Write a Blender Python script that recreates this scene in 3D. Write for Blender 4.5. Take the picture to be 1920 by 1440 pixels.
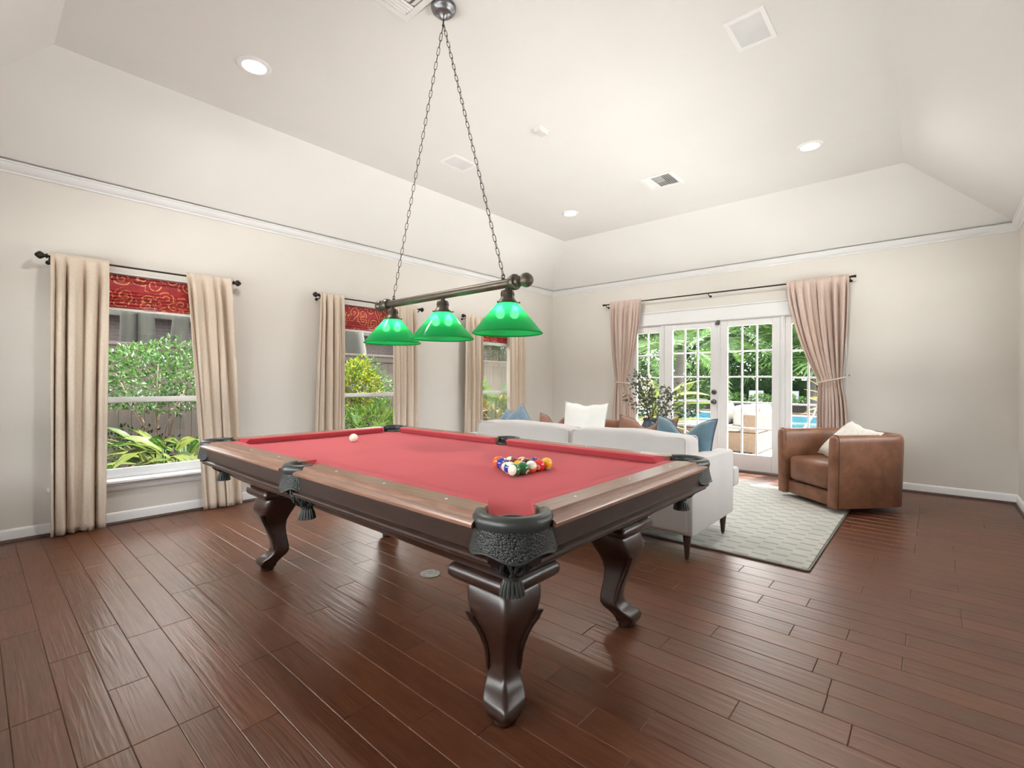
import bpy, bmesh, math, random
from math import sin, cos, pi, radians as rad, sqrt, atan2, hypot
from mathutils import Vector, Matrix

for _o in list(bpy.data.objects):
    bpy.data.objects.remove(_o)
SC = bpy.context.scene
COL = SC.collection

# ------------------------------------------------------------------ camera
CAM_H, YAW, ROLL = 1.19, 0.722, 0.0042
cd = bpy.data.cameras.new('camera')
cd.sensor_width = 36.0
cd.lens = 896.42 * 36.0 / 1920.0
cd.shift_y = -4.52 / 1920.0
cd.clip_start = 0.03
cd.clip_end = 300
cam = bpy.data.objects.new('camera', cd)
cam.matrix_world = (Matrix.Translation((0, 0, CAM_H)) @ Matrix.Rotation(YAW, 4, 'Z')
                    @ Matrix.Rotation(pi / 2, 4, 'X') @ Matrix.Rotation(ROLL, 4, 'Z'))
COL.objects.link(cam)
SC.camera = cam

# ------------------------------------------------------------------ light
SKY_STRENGTH, SUN_STRENGTH, EXPOSURE = 7.5, 26.0, 0.86
CAN_W, BULB_W = 16.0, 0.19
w = bpy.data.worlds.new('world')
SC.world = w
w.use_nodes = True
_bg = w.node_tree.nodes['Background']
_bg.inputs[0].default_value = (0.965, 0.98, 0.99, 1)
_bg.inputs[1].default_value = SKY_STRENGTH
sl = bpy.data.lights.new('sun', 'SUN')
sl.energy = SUN_STRENGTH
sl.angle = rad(0.7)
sl.color = (1.0, 0.97, 0.93)
sun = bpy.data.objects.new('sun', sl)
sun.rotation_euler = Vector((-0.11, -0.47, -0.875)).to_track_quat('-Z', 'Y').to_euler()
sun.location = (0, 12, 12)
COL.objects.link(sun)
SC.view_settings.view_transform = 'Standard'
SC.view_settings.look = 'None'
SC.view_settings.exposure = EXPOSURE
SC.view_settings.gamma = 1.0
SC.view_settings.use_curve_mapping = False
try:
    SC.cycles.use_denoising = True
    SC.cycles.max_bounces = 10
    SC.cycles.diffuse_bounces = 6
    SC.cycles.glossy_bounces = 4
    SC.cycles.transparent_max_bounces = 16
    SC.cycles.transmission_bounces = 6
    SC.cycles.sample_clamp_indirect = 6.0
    SC.cycles.caustics_reflective = False
    SC.cycles.caustics_refractive = False
except Exception:
    pass

RNG = random.Random(7)

# ------------------------------------------------------------------ materials
MATS = {}


def s2l(c):
    c /= 255.0
    return c / 12.92 if c <= 0.04045 else ((c + 0.055) / 1.055) ** 2.4


def srgb(r, g, b):
    return (s2l(r), s2l(g), s2l(b))


class NT:
    def __init__(self, name):
        self.m = bpy.data.materials.new(name)
        self.m.use_nodes = True
        self.t = self.m.node_tree
        self.n = self.t.nodes
        self.n.clear()
        self.out = self.n.new('ShaderNodeOutputMaterial')

    def add(self, typ, **kw):
        nd = self.n.new('ShaderNode' + typ)
        for k, v in kw.items():
            if k.startswith('i_'):
                key = k[2:]
                key = int(key) if key.isdigit() else key.replace('_', ' ')
                self.set(nd.inputs[key], v)
            else:
                setattr(nd, k, v)
        return nd

    def set(self, sock, v):
        if hasattr(v, 'links') or isinstance(v, bpy.types.NodeSocket):
            self.t.links.new(v, sock)
        elif isinstance(v, (tuple, list)) and len(v) == 3 and sock.type == 'RGBA':
            sock.default_value = (*v, 1)
        else:
            sock.default_value = v

    def math(self, op, a, b=0.0, c=0.0):
        nd = self.n.new('ShaderNodeMath')
        nd.operation = op
        for i, v in enumerate((a, b, c)):
            self.set(nd.inputs[i], v)
        return nd.outputs[0]

    def mix(self, fac, a, b, blend='MIX'):
        nd = self.n.new('ShaderNodeMix')
        nd.data_type = 'RGBA'
        nd.blend_type = blend
        self.set(nd.inputs[0], fac)
        self.set(nd.inputs[6], a)
        self.set(nd.inputs[7], b)
        return nd.outputs[2]

    def ramp(self, fac, stops):
        nd = self.n.new('ShaderNodeValToRGB')
        el = nd.color_ramp.elements
        while len(el) < len(stops):
            el.new(0.5)
        for e, (p, c) in zip(el, stops):
            e.position = p
            e.color = (*c, 1) if len(c) == 3 else c
        self.set(nd.inputs[0], fac)
        return nd.outputs[0]

    def coord(self, which='Object', scale=(1, 1, 1), offs=None):
        tc = self.n.new('ShaderNodeTexCoord')
        mp = self.n.new('ShaderNodeMapping')
        mp.inputs['Scale'].default_value = scale
        self.t.links.new(tc.outputs[which], mp.inputs['Vector'])
        if offs is not None:
            self.t.links.new(offs, mp.inputs['Location'])
        return mp.outputs[0]

    def noise(self, vec, scale, detail=3.0, rough=0.55, dist=0.0):
        nd = self.n.new('ShaderNodeTexNoise')
        nd.inputs['Scale'].default_value = scale
        nd.inputs['Detail'].default_value = detail
        nd.inputs['Roughness'].default_value = rough
        nd.inputs['Distortion'].default_value = dist
        if vec is not None:
            self.t.links.new(vec, nd.inputs['Vector'])
        return nd.outputs[0]

    def bump(self, h, strength=0.2, dist=0.01, normal=None):
        nd = self.n.new('ShaderNodeBump')
        nd.inputs['Strength'].default_value = strength
        nd.inputs['Distance'].default_value = dist
        self.t.links.new(h, nd.inputs['Height'])
        if normal is not None:
            self.t.links.new(normal, nd.inputs['Normal'])
        return nd.outputs[0]

    def bsdf(self, **kw):
        nd = self.n.new('ShaderNodeBsdfPrincipled')
        for k, v in kw.items():
            self.set(nd.inputs[k.replace('_', ' ')], v)
        self.t.links.new(nd.outputs[0], self.out.inputs[0])
        return nd


def pbr(name, col, rough=0.6, var=0.12, vscale=6.0, bump=0.0, bscale=80.0, bdist=0.004,
        metal=0.0, spec=0.5, coat=0.0, sheen=0.0, stretch=(1, 1, 1)):
    """plain procedural surface: one colour, slight tonal drift, fine relief"""
    t = NT(name)
    v = t.coord('Object', stretch)
    n = t.noise(v, vscale, 3)
    lo = tuple(max(0.0, c * (1 - var)) for c in col)
    hi = tuple(min(1.0, c * (1 + var)) for c in col)
    c = t.ramp(n, [(0.3, lo), (0.7, hi)])
    kw = dict(Base_Color=c, Roughness=rough, Metallic=metal)
    b = t.bsdf(**kw)
    b.inputs['Specular IOR Level'].default_value = spec
    if coat:
        b.inputs['Coat Weight'].default_value = coat
        b.inputs['Coat Roughness'].default_value = 0.15
    if sheen:
        b.inputs['Sheen Weight'].default_value = sheen
        b.inputs['Sheen Roughness'].default_value = 0.5
    if bump:
        h = t.noise(t.coord('Object', stretch), bscale, 4)
        t.set(b.inputs['Normal'], t.bump(h, bump, bdist))
    MATS[name] = t.m
    return t.m


def emit(name, col, strength):
    t = NT(name)
    e = t.add('Emission', i_Color=col, i_Strength=strength)
    t.t.links.new(e.outputs[0], t.out.inputs[0])
    MATS[name] = t.m
    return t.m


def leaf_mat(name, c1, c2, c3=None, trans=0.30, rough=0.55, spec=0.12):
    """leaf: colour differs from leaf to leaf, light passes through"""
    t = NT(name)
    g = t.add('NewGeometry')
    oi = t.add('ObjectInfo')
    r = t.math('FRACT', t.math('ADD', g.outputs['Random Per Island'], oi.outputs['Random']))
    stops = [(0.0, c1), (0.6, c2), (1.0, c3 or c2)]
    c = t.ramp(r, stops)
    p = t.add('BsdfPrincipled', i_Base_Color=c, i_Roughness=rough)
    p.inputs['Specular IOR Level'].default_value = spec
    tr = t.add('BsdfTranslucent', i_Color=t.mix(0.06, c, (0.30, 0.55, 0.02)))
    mx = t.add('MixShader', i_0=trans)
    t.t.links.new(p.outputs[0], mx.inputs[1])
    t.t.links.new(tr.outputs[0], mx.inputs[2])
    t.t.links.new(mx.outputs[0], t.out.inputs[0])
    MATS[name] = t.m
    return t.m


# ------------------------------------------------------------------ mesh helpers
def new_mesh(name, vf, mat=None, smooth=None, bevel=0.0, bseg=1):
    v, f = vf
    me = bpy.data.meshes.new(name)
    me.from_pydata([tuple(p) for p in v], [], f)
    if bevel:
        bm = bmesh.new()
        bm.from_mesh(me)
        bmesh.ops.remove_doubles(bm, verts=bm.verts, dist=1e-6)
        es = [e for e in bm.edges if len(e.link_faces) == 2 and e.calc_face_angle(0) > 0.5]
        bmesh.ops.bevel(bm, geom=es, offset=bevel, segments=bseg, profile=0.5, affect='EDGES', clamp_overlap=True)
        bm.to_mesh(me)
        bm.free()
    me.validate()
    if smooth is not None:
        me.polygons.foreach_set('use_smooth', [True] * len(me.polygons))
        if smooth < 3.1:
            me.set_sharp_from_angle(angle=smooth)
    if mat is not None:
        me.materials.append(MATS[mat] if isinstance(mat, str) else mat)
    me.update()
    return me


def link(name, me, parent=None, world=False):
    o = bpy.data.objects.new(name, me)
    COL.objects.link(o)
    if parent is not None:
        o.parent = parent
        if world:
            o.matrix_parent_inverse = parent.matrix_basis.inverted()
    return o


def ob(name, vf, mat, parent=None, world=False, smooth=None, bevel=0.0, bseg=1):
    return link(name, new_mesh(name, vf, mat, smooth, bevel, bseg), parent, world)


def tag(o, label=None, cat=None, group=None, kind=None):
    if label:
        o['label'] = label
    if cat:
        o['category'] = cat
    if group:
        o['group'] = group
    if kind:
        o['kind'] = kind
    return o


def thing(name, label=None, cat=None, loc=(0, 0, 0), rz=0.0, group=None, kind=None):
    o = bpy.data.objects.new(name, None)
    o.empty_display_size = 0.05
    COL.objects.link(o)
    o.matrix_basis = Matrix.Translation(loc) @ Matrix.Rotation(rz, 4, 'Z')
    return tag(o, label, cat, group, kind)


def copy_tree(o, parent=None):
    c = o.copy()
    COL.objects.link(c)
    c.parent = parent
    if parent is not None:
        c.matrix_parent_inverse = o.matrix_parent_inverse.copy()
    for ch in [x for x in bpy.data.objects if x.parent == o]:
        copy_tree(ch, c)
    return c


def join(*vfs):
    V, F = [], []
    for v, f in vfs:
        k = len(V)
        V += [tuple(p) for p in v]
        F += [tuple(i + k for i in q) for q in f]
    return V, F


def xf(vf, M):
    return [tuple(M @ Vector(p)) for p in vf[0]], vf[1]


def move(vf, x=0, y=0, z=0):
    return [(p[0] + x, p[1] + y, p[2] + z) for p in vf[0]], vf[1]


BOXF = [(0, 3, 2, 1), (4, 5, 6, 7), (0, 1, 5, 4), (1, 2, 6, 5), (2, 3, 7, 6), (3, 0, 4, 7)]


def box(x0, x1, y0, y1, z0, z1):
    if x0 > x1:
        x0, x1 = x1, x0
    if y0 > y1:
        y0, y1 = y1, y0
    if z0 > z1:
        z0, z1 = z1, z0
    return [(x0, y0, z0), (x1, y0, z0), (x1, y1, z0), (x0, y1, z0),
            (x0, y0, z1), (x1, y0, z1), (x1, y1, z1), (x0, y1, z1)], list(BOXF)


def grid(nu, nv, fn, closed_u=False, closed_v=False):
    """fn(u,v) with u,v in 0..1"""
    V, F = [], []
    mu = nu if closed_u else nu + 1
    mv = nv if closed_v else nv + 1
    for i in range(mu):
        for j in range(mv):
            V.append(fn(i / nu, j / nv))
    for i in range(nu):
        for j in range(nv):
            a, b = i % mu, (i + 1) % mu
            c, d = j % mv, (j + 1) % mv
            F.append((a * mv + c, b * mv + c, b * mv + d, a * mv + d))
    return V, F


def lathe(prof, seg=32, cap=True, rfn=None):
    """prof: list of (r,z)"""
    V, F = [], []
    n = len(prof)
    for i in range(seg):
        a = 2 * pi * i / seg
        k = rfn(i) if rfn else 1.0
        for r, z in prof:
            V.append((r * k * cos(a), r * k * sin(a), z))
    for i in range(seg):
        j = (i + 1) % seg
        for q in range(n - 1):
            F.append((i * n + q, j * n + q, j * n + q + 1, i * n + q + 1))
    if cap:
        if prof[0][0] > 1e-6:
            F.append(tuple(i * n for i in range(seg))[::-1])
        if prof[-1][0] > 1e-6:
            F.append(tuple(i * n + n - 1 for i in range(seg)))
    return V, F


def frames(path):
    P = [Vector(p) for p in path]
    out = []
    up = Vector((0, 0, 1))
    prev = None
    for i, p in enumerate(P):
        a = P[max(0, i - 1)]
        b = P[min(len(P) - 1, i + 1)]
        t = (b - a).normalized()
        if prev is None:
            u = up if abs(t.z) < 0.9 else Vector((1, 0, 0))
            s = t.cross(u).normalized()
        else:
            s = prev - t * prev.dot(t)
            s.normalize()
        prev = s
        out.append((p, t, s, s.cross(t).normalized()))
    return out


def tube(path, r, seg=8, closed=False, cap=True):
    """r number or list"""
    fr = frames(path)
    n = len(fr)
    V, F = [], []
    for i, (p, t, s, u) in enumerate(fr):
        rr = r[i] if isinstance(r, (list, tuple)) else r
        for k in range(seg):
            a = 2 * pi * k / seg
            V.append(tuple(p + (s * cos(a) + u * sin(a)) * rr))
    m = n if closed else n - 1
    for i in range(m):
        j = (i + 1) % n
        for k in range(seg):
            l = (k + 1) % seg
            F.append((i * seg + k, i * seg + l, j * seg + l, j * seg + k))
    if cap and not closed:
        F.append(tuple(range(seg))[::-1])
        F.append(tuple((n - 1) * seg + k for k in range(seg)))
    return V, F


def prism(poly, z0, z1):
    """poly: ccw (x,y) list extruded in z"""
    n = len(poly)
    V = [(x, y, z0) for x, y in poly] + [(x, y, z1) for x, y in poly]
    F = [tuple(range(n))[::-1], tuple(range(n, 2 * n))]
    for i in range(n):
        j = (i + 1) % n
        F.append((i, j, n + j, n + i))
    return V, F


def loft(secs, cap=True):
    """secs: list of equal length rings of 3-D points"""
    n = len(secs[0])
    V = [tuple(p) for s in secs for p in s]
    F = []
    for i in range(len(secs) - 1):
        for k in range(n):
            l = (k + 1) % n
            F.append((i * n + k, i * n + l, (i + 1) * n + l, (i + 1) * n + k))
    if cap:
        F.append(tuple(range(n))[::-1])
        F.append(tuple((len(secs) - 1) * n + k for k in range(n)))
    return V, F


def sphere(r, seg=24, rings=14):
    return lathe([(max(1e-5, r * sin(pi * i / rings)), -r * cos(pi * i / rings)) for i in range(rings + 1)], seg, cap=False)


def rrect(hx, hy, r, n=4):
    """rounded rectangle ring (x,y) ccw"""
    P = []
    for cx, cy, a0 in ((hx - r, hy - r, 0), (-hx + r, hy - r, pi / 2), (-hx + r, -hy + r, pi), (hx - r, -hy + r, 3 * pi / 2)):
        for i in range(n + 1):
            a = a0 + pi / 2 * i / n
            P.append((cx + r * cos(a), cy + r * sin(a)))
    return P


def wall_mesh(u0, u1, v0, v1, t0, t1, holes, to3):
    """slab with rectangular holes as ONE connected mesh; to3(u,v,t)"""
    us = sorted({u0, u1, *[h[0] for h in holes], *[h[1] for h in holes]})
    vs = sorted({v0, v1, *[h[2] for h in holes], *[h[3] for h in holes]})
    nu, nv = len(us) - 1, len(vs) - 1

    def solid(i, j):
        if i < 0 or j < 0 or i >= nu or j >= nv:
            return False
        cu, cv = (us[i] + us[i + 1]) / 2, (vs[j] + vs[j + 1]) / 2
        return not any(h[0] < cu < h[1] and h[2] < cv < h[3] for h in holes)
    idx, V, F = {}, [], []

    def vid(i, j, k):
        if (i, j, k) not in idx:
            idx[(i, j, k)] = len(V)
            V.append(to3(us[i], vs[j], (t0, t1)[k]))
        return idx[(i, j, k)]
    for i in range(nu):
        for j in range(nv):
            if not solid(i, j):
                continue
            F.append((vid(i, j, 0), vid(i + 1, j, 0), vid(i + 1, j + 1, 0), vid(i, j + 1, 0)))
            F.append((vid(i, j + 1, 1), vid(i + 1, j + 1, 1), vid(i + 1, j, 1), vid(i, j, 1)))
            for di, dj, a, b in ((-1, 0, (i, j), (i, j + 1)), (1, 0, (i + 1, j + 1), (i + 1, j)),
                                 (0, -1, (i + 1, j), (i, j)), (0, 1, (i, j + 1), (i + 1, j + 1))):
                if not solid(i + di, j + dj):
                    F.append((vid(*a, 0), vid(*b, 0), vid(*b, 1), vid(*a, 1)))
    return V, F


def put(o, loc=None, rz=None, scale=None):
    if loc is not None:
        o.location = loc
    if rz is not None:
        o.rotation_euler = (0, 0, rz)
    if scale is not None:
        o.scale = (scale,) * 3 if not isinstance(scale, tuple) else scale
    return o
# ------------------------------------------------------------------ room shell
XL, YB, XR, YN = -5.074, 6.843, 0.634, -0.44
HW, HC = 2.76, 3.36
FX0, FX1, FY0, FY1 = -4.28, -0.215, 0.357, 6.075

pbr('wall_paint', (0.655, 0.63, 0.592), 0.75, 0.02, 1.5, 0.06, 140, 0.002, spec=0.25)
pbr('ceiling_paint', (0.78, 0.775, 0.762), 0.8, 0.015, 1.2, 0.08, 110, 0.002, spec=0.2)
pbr('white_trim', (0.75, 0.76, 0.775), 0.38, 0.02, 3, spec=0.5)
pbr('dark_shoe', (0.05, 0.025, 0.017), 0.45, 0.2, 20)
pbr('subfloor', (0.03, 0.015, 0.01), 0.8, 0.2, 10)

# hand scraped hardwood
t = NT('hardwood')
oi = t.add('ObjectInfo')
offs = t.add('CombineXYZ', i_0=t.math('MULTIPLY', oi.outputs['Random'], 37.0), i_1=t.math('MULTIPLY', oi.outputs['Random'], 91.0), i_2=0.0)
v1 = t.coord('Object', (1.2, 9.0, 1.0), offs.outputs[0])
v2 = t.coord('Object', (1.0, 1.0, 1.0), offs.outputs[0])
grain = t.noise(v1, 5.0, 6, 0.62, 0.6)
cloud = t.noise(v2, 2.4, 2, 0.5, 0.0)
c = t.ramp(grain, [(0.25, (0.078, 0.025, 0.0105)), (0.55, (0.135, 0.045, 0.020)), (0.85, (0.185, 0.067, 0.031))])
c = t.mix(t.math('MULTIPLY', cloud, 0.55), c, (0.045, 0.016, 0.009))
tone = t.math('MULTIPLY_ADD', oi.outputs['Random'], 0.28, 0.88)
c = t.mix(1.0, c, t.add('CombineColor', i_0=tone, i_1=tone, i_2=tone).outputs[0], 'MULTIPLY')
ripv = t.coord('Object', (0.9, 15.0, 1.0), offs.outputs[0])
rip = t.noise(ripv, 2.6, 2, 0.45, 0.8)
fine = t.noise(v1, 30.0, 3, 0.6)
nrm = t.bump(rip, 0.20, 0.010)
nrm = t.bump(fine, 0.02, 0.003, nrm)
b = t.bsdf(Base_Color=c, Roughness=t.math('MULTIPLY_ADD', cloud, 0.06, 0.33), Normal=nrm)
b.inputs['Specular IOR Level'].default_value = 0.8
b.inputs['Coat Weight'].default_value = 0.0
b.inputs['Coat IOR'].default_value = 1.5
b.inputs['Coat Roughness'].default_value = 0.24
b.inputs['Specular Tint'].default_value = (1.0, 0.80, 0.68, 1)
MATS['hardwood'] = t.m

# clear glazing: see-through pane with a faint mirror reflection
t = NT('window_glass')
fr = t.add('Fresnel', i_IOR=1.45)
tr = t.add('BsdfTransparent', i_Color=(0.96, 0.975, 0.97))
gl = t.add('BsdfGlossy', i_Color=(1, 1, 1), i_Roughness=0.02)
mx = t.add('MixShader', i_0=t.math('MULTIPLY', fr.outputs[0], 0.6))
t.t.links.new(tr.outputs[0], mx.inputs[1])
t.t.links.new(gl.outputs[0], mx.inputs[2])
t.t.links.new(mx.outputs[0], t.out.inputs[0])
MATS['window_glass'] = t.m

floor = ob('floor', box(XL - 0.15, XR + 0.15, YN - 0.15, YB + 0.15, -0.10, -0.0135), 'subfloor')
tag(floor, 'dark brown hand-scraped hardwood floor of staggered planks', kind='structure')
PW = 0.1295
known = {1: [-2.363], 2: [-2.779, -1.951], 3: [-1.757], 4: [-3.173, -2.163], 5: [-1.55], 6: [-1.355], 7: [-1.148],
         10: [-0.746], 11: [-0.952], 12: [-1.16, -0.54], 13: [-0.207], 16: [-0.78, -0.369]}
prng = random.Random(21)
LENS = (0.413, 0.62, 0.826, 1.03, 1.24)
planks = []
for k in range(-5, 52):
    y0 = 0.2235 + PW * k
    y1 = y0 + PW
    y0c, y1c = max(y0, YN), min(y1, YB)
    if y1c - y0c < 0.01:
        continue
    js = list(known.get(k, []))
    if not js:
        js = [-2.363 + 0.2065 * prng.randint(-3, 3)]
    x = js[0]
    while x > XL + 0.25:
        x -= prng.choice(LENS)
        js.append(x)
    x = max(js)
    while x < XR - 0.25:
        x += prng.choice(LENS)
        js.append(x)
    js = sorted(j for j in js if XL + 0.06 < j < XR - 0.06)
    xs = [XL] + js + [XR]
    for a, b_ in zip(xs, xs[1:]):
        planks.append((a, b_, y0c, y1c))


def plank_vf(lx, ly):
    g, c_ = 0.0006, 0.0022
    hx, hy = lx / 2 - g, ly / 2 - g
    V = [(sx * hx, sy * hy, -0.013) for sx, sy in ((-1, -1), (1, -1), (1, 1), (-1, 1))]
    V += [(sx * hx, sy * hy, -c_ * 0.8) for sx, sy in ((-1, -1), (1, -1), (1, 1), (-1, 1))]
    V += [(sx * (hx - c_), sy * (hy - c_), 0) for sx, sy in ((-1, -1), (1, -1), (1, 1), (-1, 1))]
    F = [(8, 9, 10, 11)]
    for i in range(4):
        j = (i + 1) % 4
        F += [(i, j, 4 + j, 4 + i), (4 + i, 4 + j, 8 + j, 8 + i)]
    return V, F


def plank_rank(p):
    cx, cy = (p[0] + p[1]) / 2, (p[2] + p[3]) / 2
    d = -sin(YAW) * cx + cos(YAW) * cy
    lat = cos(YAW) * cx + sin(YAW) * cy
    if d < 0.3:
        return 99 - d
    r_ = hypot(cx, cy)
    if abs(lat / d) > 1.25:
        r_ += 20
    if -3.4 < cx < -1.2 and cy > 3.3:
        r_ += 12
    return r_


planks.sort(key=plank_rank)
mcache = {}
for a, b_, y0, y1 in planks[:295]:
    key = (round(b_ - a, 3), round(y1 - y0, 3))
    if key not in mcache:
        mcache[key] = new_mesh('plank', plank_vf(b_ - a, y1 - y0), 'hardwood')
    o = link('plank', mcache[key], floor)
    o.location = ((a + b_) / 2, (y0 + y1) / 2, 0)
rest = join(*[move(plank_vf(b_ - a, y1 - y0), (a + b_) / 2, (y0 + y1) / 2) for a, b_, y0, y1 in planks[295:]])
tag(ob('plank_field', rest, 'hardwood', floor), kind='stuff')

# walls
WIN_C = (1.043, 3.21, 5.385)
WY, WZ0, WZ1 = 0.55, 0.36, 2.085
TH = 0.16
wl = ob('wall_left', wall_mesh(YN - TH, YB + TH, -0.1, 2.93, XL, XL - TH, [(c - WY, c + WY, WZ0, WZ1) for c in WIN_C],
                               lambda u, v, t_: (t_, u, v)), 'wall_paint')
tag(wl, 'beige painted wall with three windows', kind='structure')
DX0, DX1, DZ1 = -3.60, -0.83, 2.10
wb = ob('wall_back', wall_mesh(XL - TH, XR + TH, -0.1, 2.93, YB, YB + TH, [(DX0, DX1, -0.1, DZ1)],
                               lambda u, v, t_: (u, t_, v)), 'wall_paint')
tag(wb, 'beige painted end wall with glazed double doors', kind='structure')
RY0, RY1, NX0, NX1, OZ0, NZ0 = 2.0, 6.2, -4.6, -0.3, 1.0, 0.65  # openings cut for the added daylight windows
wr = ob('wall_right', wall_mesh(YN - TH, YB + TH, -0.1, 2.93, XR, XR + TH, [(RY0, RY1, OZ0, 2.12)], lambda u, v, t_: (t_, u, v)), 'wall_paint')
tag(wr, 'beige painted wall at the right edge', kind='structure')
wn = ob('wall_near', wall_mesh(XL - TH, XR + TH, -0.1, 2.93, YN, YN - TH, [(NX0, NX1, NZ0, 2.12)], lambda u, v, t_: (u, t_, v)), 'wall_paint')
tag(wn, 'beige painted wall behind the camera', kind='structure')

# tray ceiling: flat centre and four sloping sides, one skin
o0 = -0.045
HL = HW + 0.034
cv = [(XL - o0, YN - o0, HL), (XR + o0, YN - o0, HL), (XR + o0, YB + o0, HL), (XL - o0, YB + o0, HL),
      (FX0, FY0, HC), (FX1, FY0, HC), (FX1, FY1, HC), (FX0, FY1, HC)]
cf = [(4, 7, 6, 5), (0, 4, 5, 1), (1, 5, 6, 2), (2, 6, 7, 3), (3, 7, 4, 0)]
up = [(x, y, z + 0.12) for x, y, z in cv]
up[:4] = [(XL - 0.1, YN - 0.1, HW + 0.12), (XR + 0.1, YN - 0.1, HW + 0.12), (XR + 0.1, YB + 0.1, HW + 0.12), (XL - 0.1, YB + 0.1, HW + 0.12)]
ce = ob('ceiling', (cv + up, cf + [tuple(i + 8 for i in q[::-1]) for q in cf] + [(0, 1, 9, 8), (1, 2, 10, 9), (2, 3, 11, 10), (3, 0, 8, 11)]), 'ceiling_paint')
tag(ce, 'white tray ceiling with sloping sides', kind='structure')

# mouldings, mitred in the corners. prof: (distance from wall, z)


def run(side, prof):
    n = len(prof)
    V = []
    for e in (0, 1):
        for d, z in prof:
            if side == 'left':
                V.append((XL + d, (YN + d, YB - d)[e], z))
            elif side == 'back':
                V.append(((XL + d, XR - d)[e], YB - d, z))
            else:
                V.append((XR - d, (YN + d, YB - d)[e], z))
    F = [tuple(range(n)), tuple(range(n, 2 * n))[::-1]]
    for i in range(n):
        j = (i + 1) % n
        F.append((i, n + i, n + j, j))
    return V, F


crown = [(0, 2.700), (0.010, 2.700), (0.013, 2.712), (0.020, 2.716), (0.034, 2.730), (0.046, 2.750), (0.052, 2.762), (0.060, 2.765),
         (0.062, 2.775), (0.0, 2.775)]
base = [(0, 0.0), (0.014, 0.0), (0.014, 0.078), (0.010, 0.090), (0.004, 0.095), (0, 0.095)]
shoe = [(0.0145, 0.0005), (0.032, 0.0005), (0.030, 0.010), (0.024, 0.017), (0.0145, 0.020)]
for i, s in enumerate(('left', 'back', 'right')):
    tag(ob(f'trim_{i + 1}', run(s, crown), 'white_trim', smooth=0.6), 'white crown moulding along the wall top', kind='structure')


def base_run(side, u0, u1, prof):
    n = len(prof)
    V = []
    for e in (u0, u1):
        for d, z in prof:
            V.append((XL + d, e, z) if side == 'left' else ((e, YB - d, z) if side == 'back' else (XR - d, e, z)))
    F = [tuple(range(n)), tuple(range(n, 2 * n))[::-1]] + [(i, n + i, n + (i + 1) % n, (i + 1) % n) for i in range(n)]
    return V, F


for nm, side, u0, u1 in (('baseboard_left', 'left', YN, YB), ('baseboard_back', 'back', XL, DX0 - 0.09), ('baseboard_back', 'back', DX1 + 0.09, XR),
                         ('baseboard_right', 'right', YN, YB)):
    o = ob(nm, base_run(side, u0, u1, base), 'white_trim', smooth=0.6)
    tag(o, 'white painted baseboard with a dark shoe strip', kind='structure')
    ob('shoe_moulding', base_run(side, u0, u1, shoe), 'dark_shoe', o, smooth=0.9)

# ------------------------------------------------------------------ sash windows
for i, c in enumerate(WIN_C):
    w_ = thing(f'window_{i + 1}', 'white two-part sash window in the left wall', None, (XL, c, WZ0), kind='structure')
    x_in, x_out = XL, XL - TH
    y0, y1 = c - WY, c + WY
    W = lambda n_, vf, m='white_trim', bv=0.003: ob(n_, vf, m, w_, True, bevel=bv)
    # lining boards
    W('jamb', box(x_out, x_in - 0.002, y0, y0 + 0.012, WZ0, WZ1), bv=0)
    W('jamb', box(x_out, x_in - 0.002, y1 - 0.012, y1, WZ0, WZ1), bv=0)
    W('jamb', box(x_out, x_in - 0.002, y0 + 0.012, y1 - 0.012, WZ1 - 0.012, WZ1), bv=0)
    fx0, fx1 = x_out + 0.005, x_out + 0.085
    W('window_frame', box(fx0, fx1, y0 + 0.012, y0 + 0.05, WZ0 + 0.005, WZ1 - 0.012))
    W('window_frame', box(fx0, fx1, y1 - 0.05, y1 - 0.012, WZ0 + 0.005, WZ1 - 0.012))
    W('window_frame', box(fx0, fx1, y0 + 0.05, y1 - 0.05, WZ1 - 0.06, WZ1 - 0.012))
    W('window_frame', box(fx0, fx1, y0 + 0.05, y1 - 0.05, WZ0 + 0.005, WZ0 + 0.035))
    # upper sash (outer track) and lower sash (inner track)
    for nm, xs0, xs1, z0, z1 in (('upper_sash', fx0 + 0.008, fx0 + 0.036, 0.995, WZ1 - 0.06), ('lower_sash', fx0 + 0.040, fx0 + 0.070, WZ0 + 0.035, 1.045)):
        sash = W(nm, join(box(xs0, xs1, y0 + 0.05, y0 + 0.083, z0, z1), box(xs0, xs1, y1 - 0.083, y1 - 0.05, z0, z1),
                          box(xs0, xs1, y0 + 0.083, y1 - 0.083, z0, z0 + (0.042 if nm[0] == 'u' else 0.045)),
                          box(xs0, xs1, y0 + 0.083, y1 - 0.083, z1 - 0.044, z1)), bv=0)
        xm = (xs0 + xs1) / 2
        ob('pane', box(xm - 0.002, xm + 0.002, y0 + 0.08, y1 - 0.08, z0 + 0.03, z1 - 0.03), 'window_glass', sash, True)
    W('window_sill', box(x_in - 0.085, x_in + 0.062, y0 - 0.10, y1 + 0.10, WZ0 - 0.022, WZ0 + 0.004), bv=0.006)
    ap = [(0, WZ0 - 0.022), (0.036, WZ0 - 0.022), (0.034, WZ0 - 0.036), (0.022, WZ0 - 0.048), (0.018, WZ0 - 0.07), (0.012, WZ0 - 0.085), (0, WZ0 - 0.088)]
    V = [(x_in + d, e, z) for e in (y0 - 0.075, y1 + 0.075) for d, z in ap]
    n = len(ap)
    W('apron', (V, [tuple(range(n)), tuple(range(n, 2 * n))[::-1]] + [(k, n + k, n + (k + 1) % n, (k + 1) % n) for k in range(n)]), bv=0)

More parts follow.
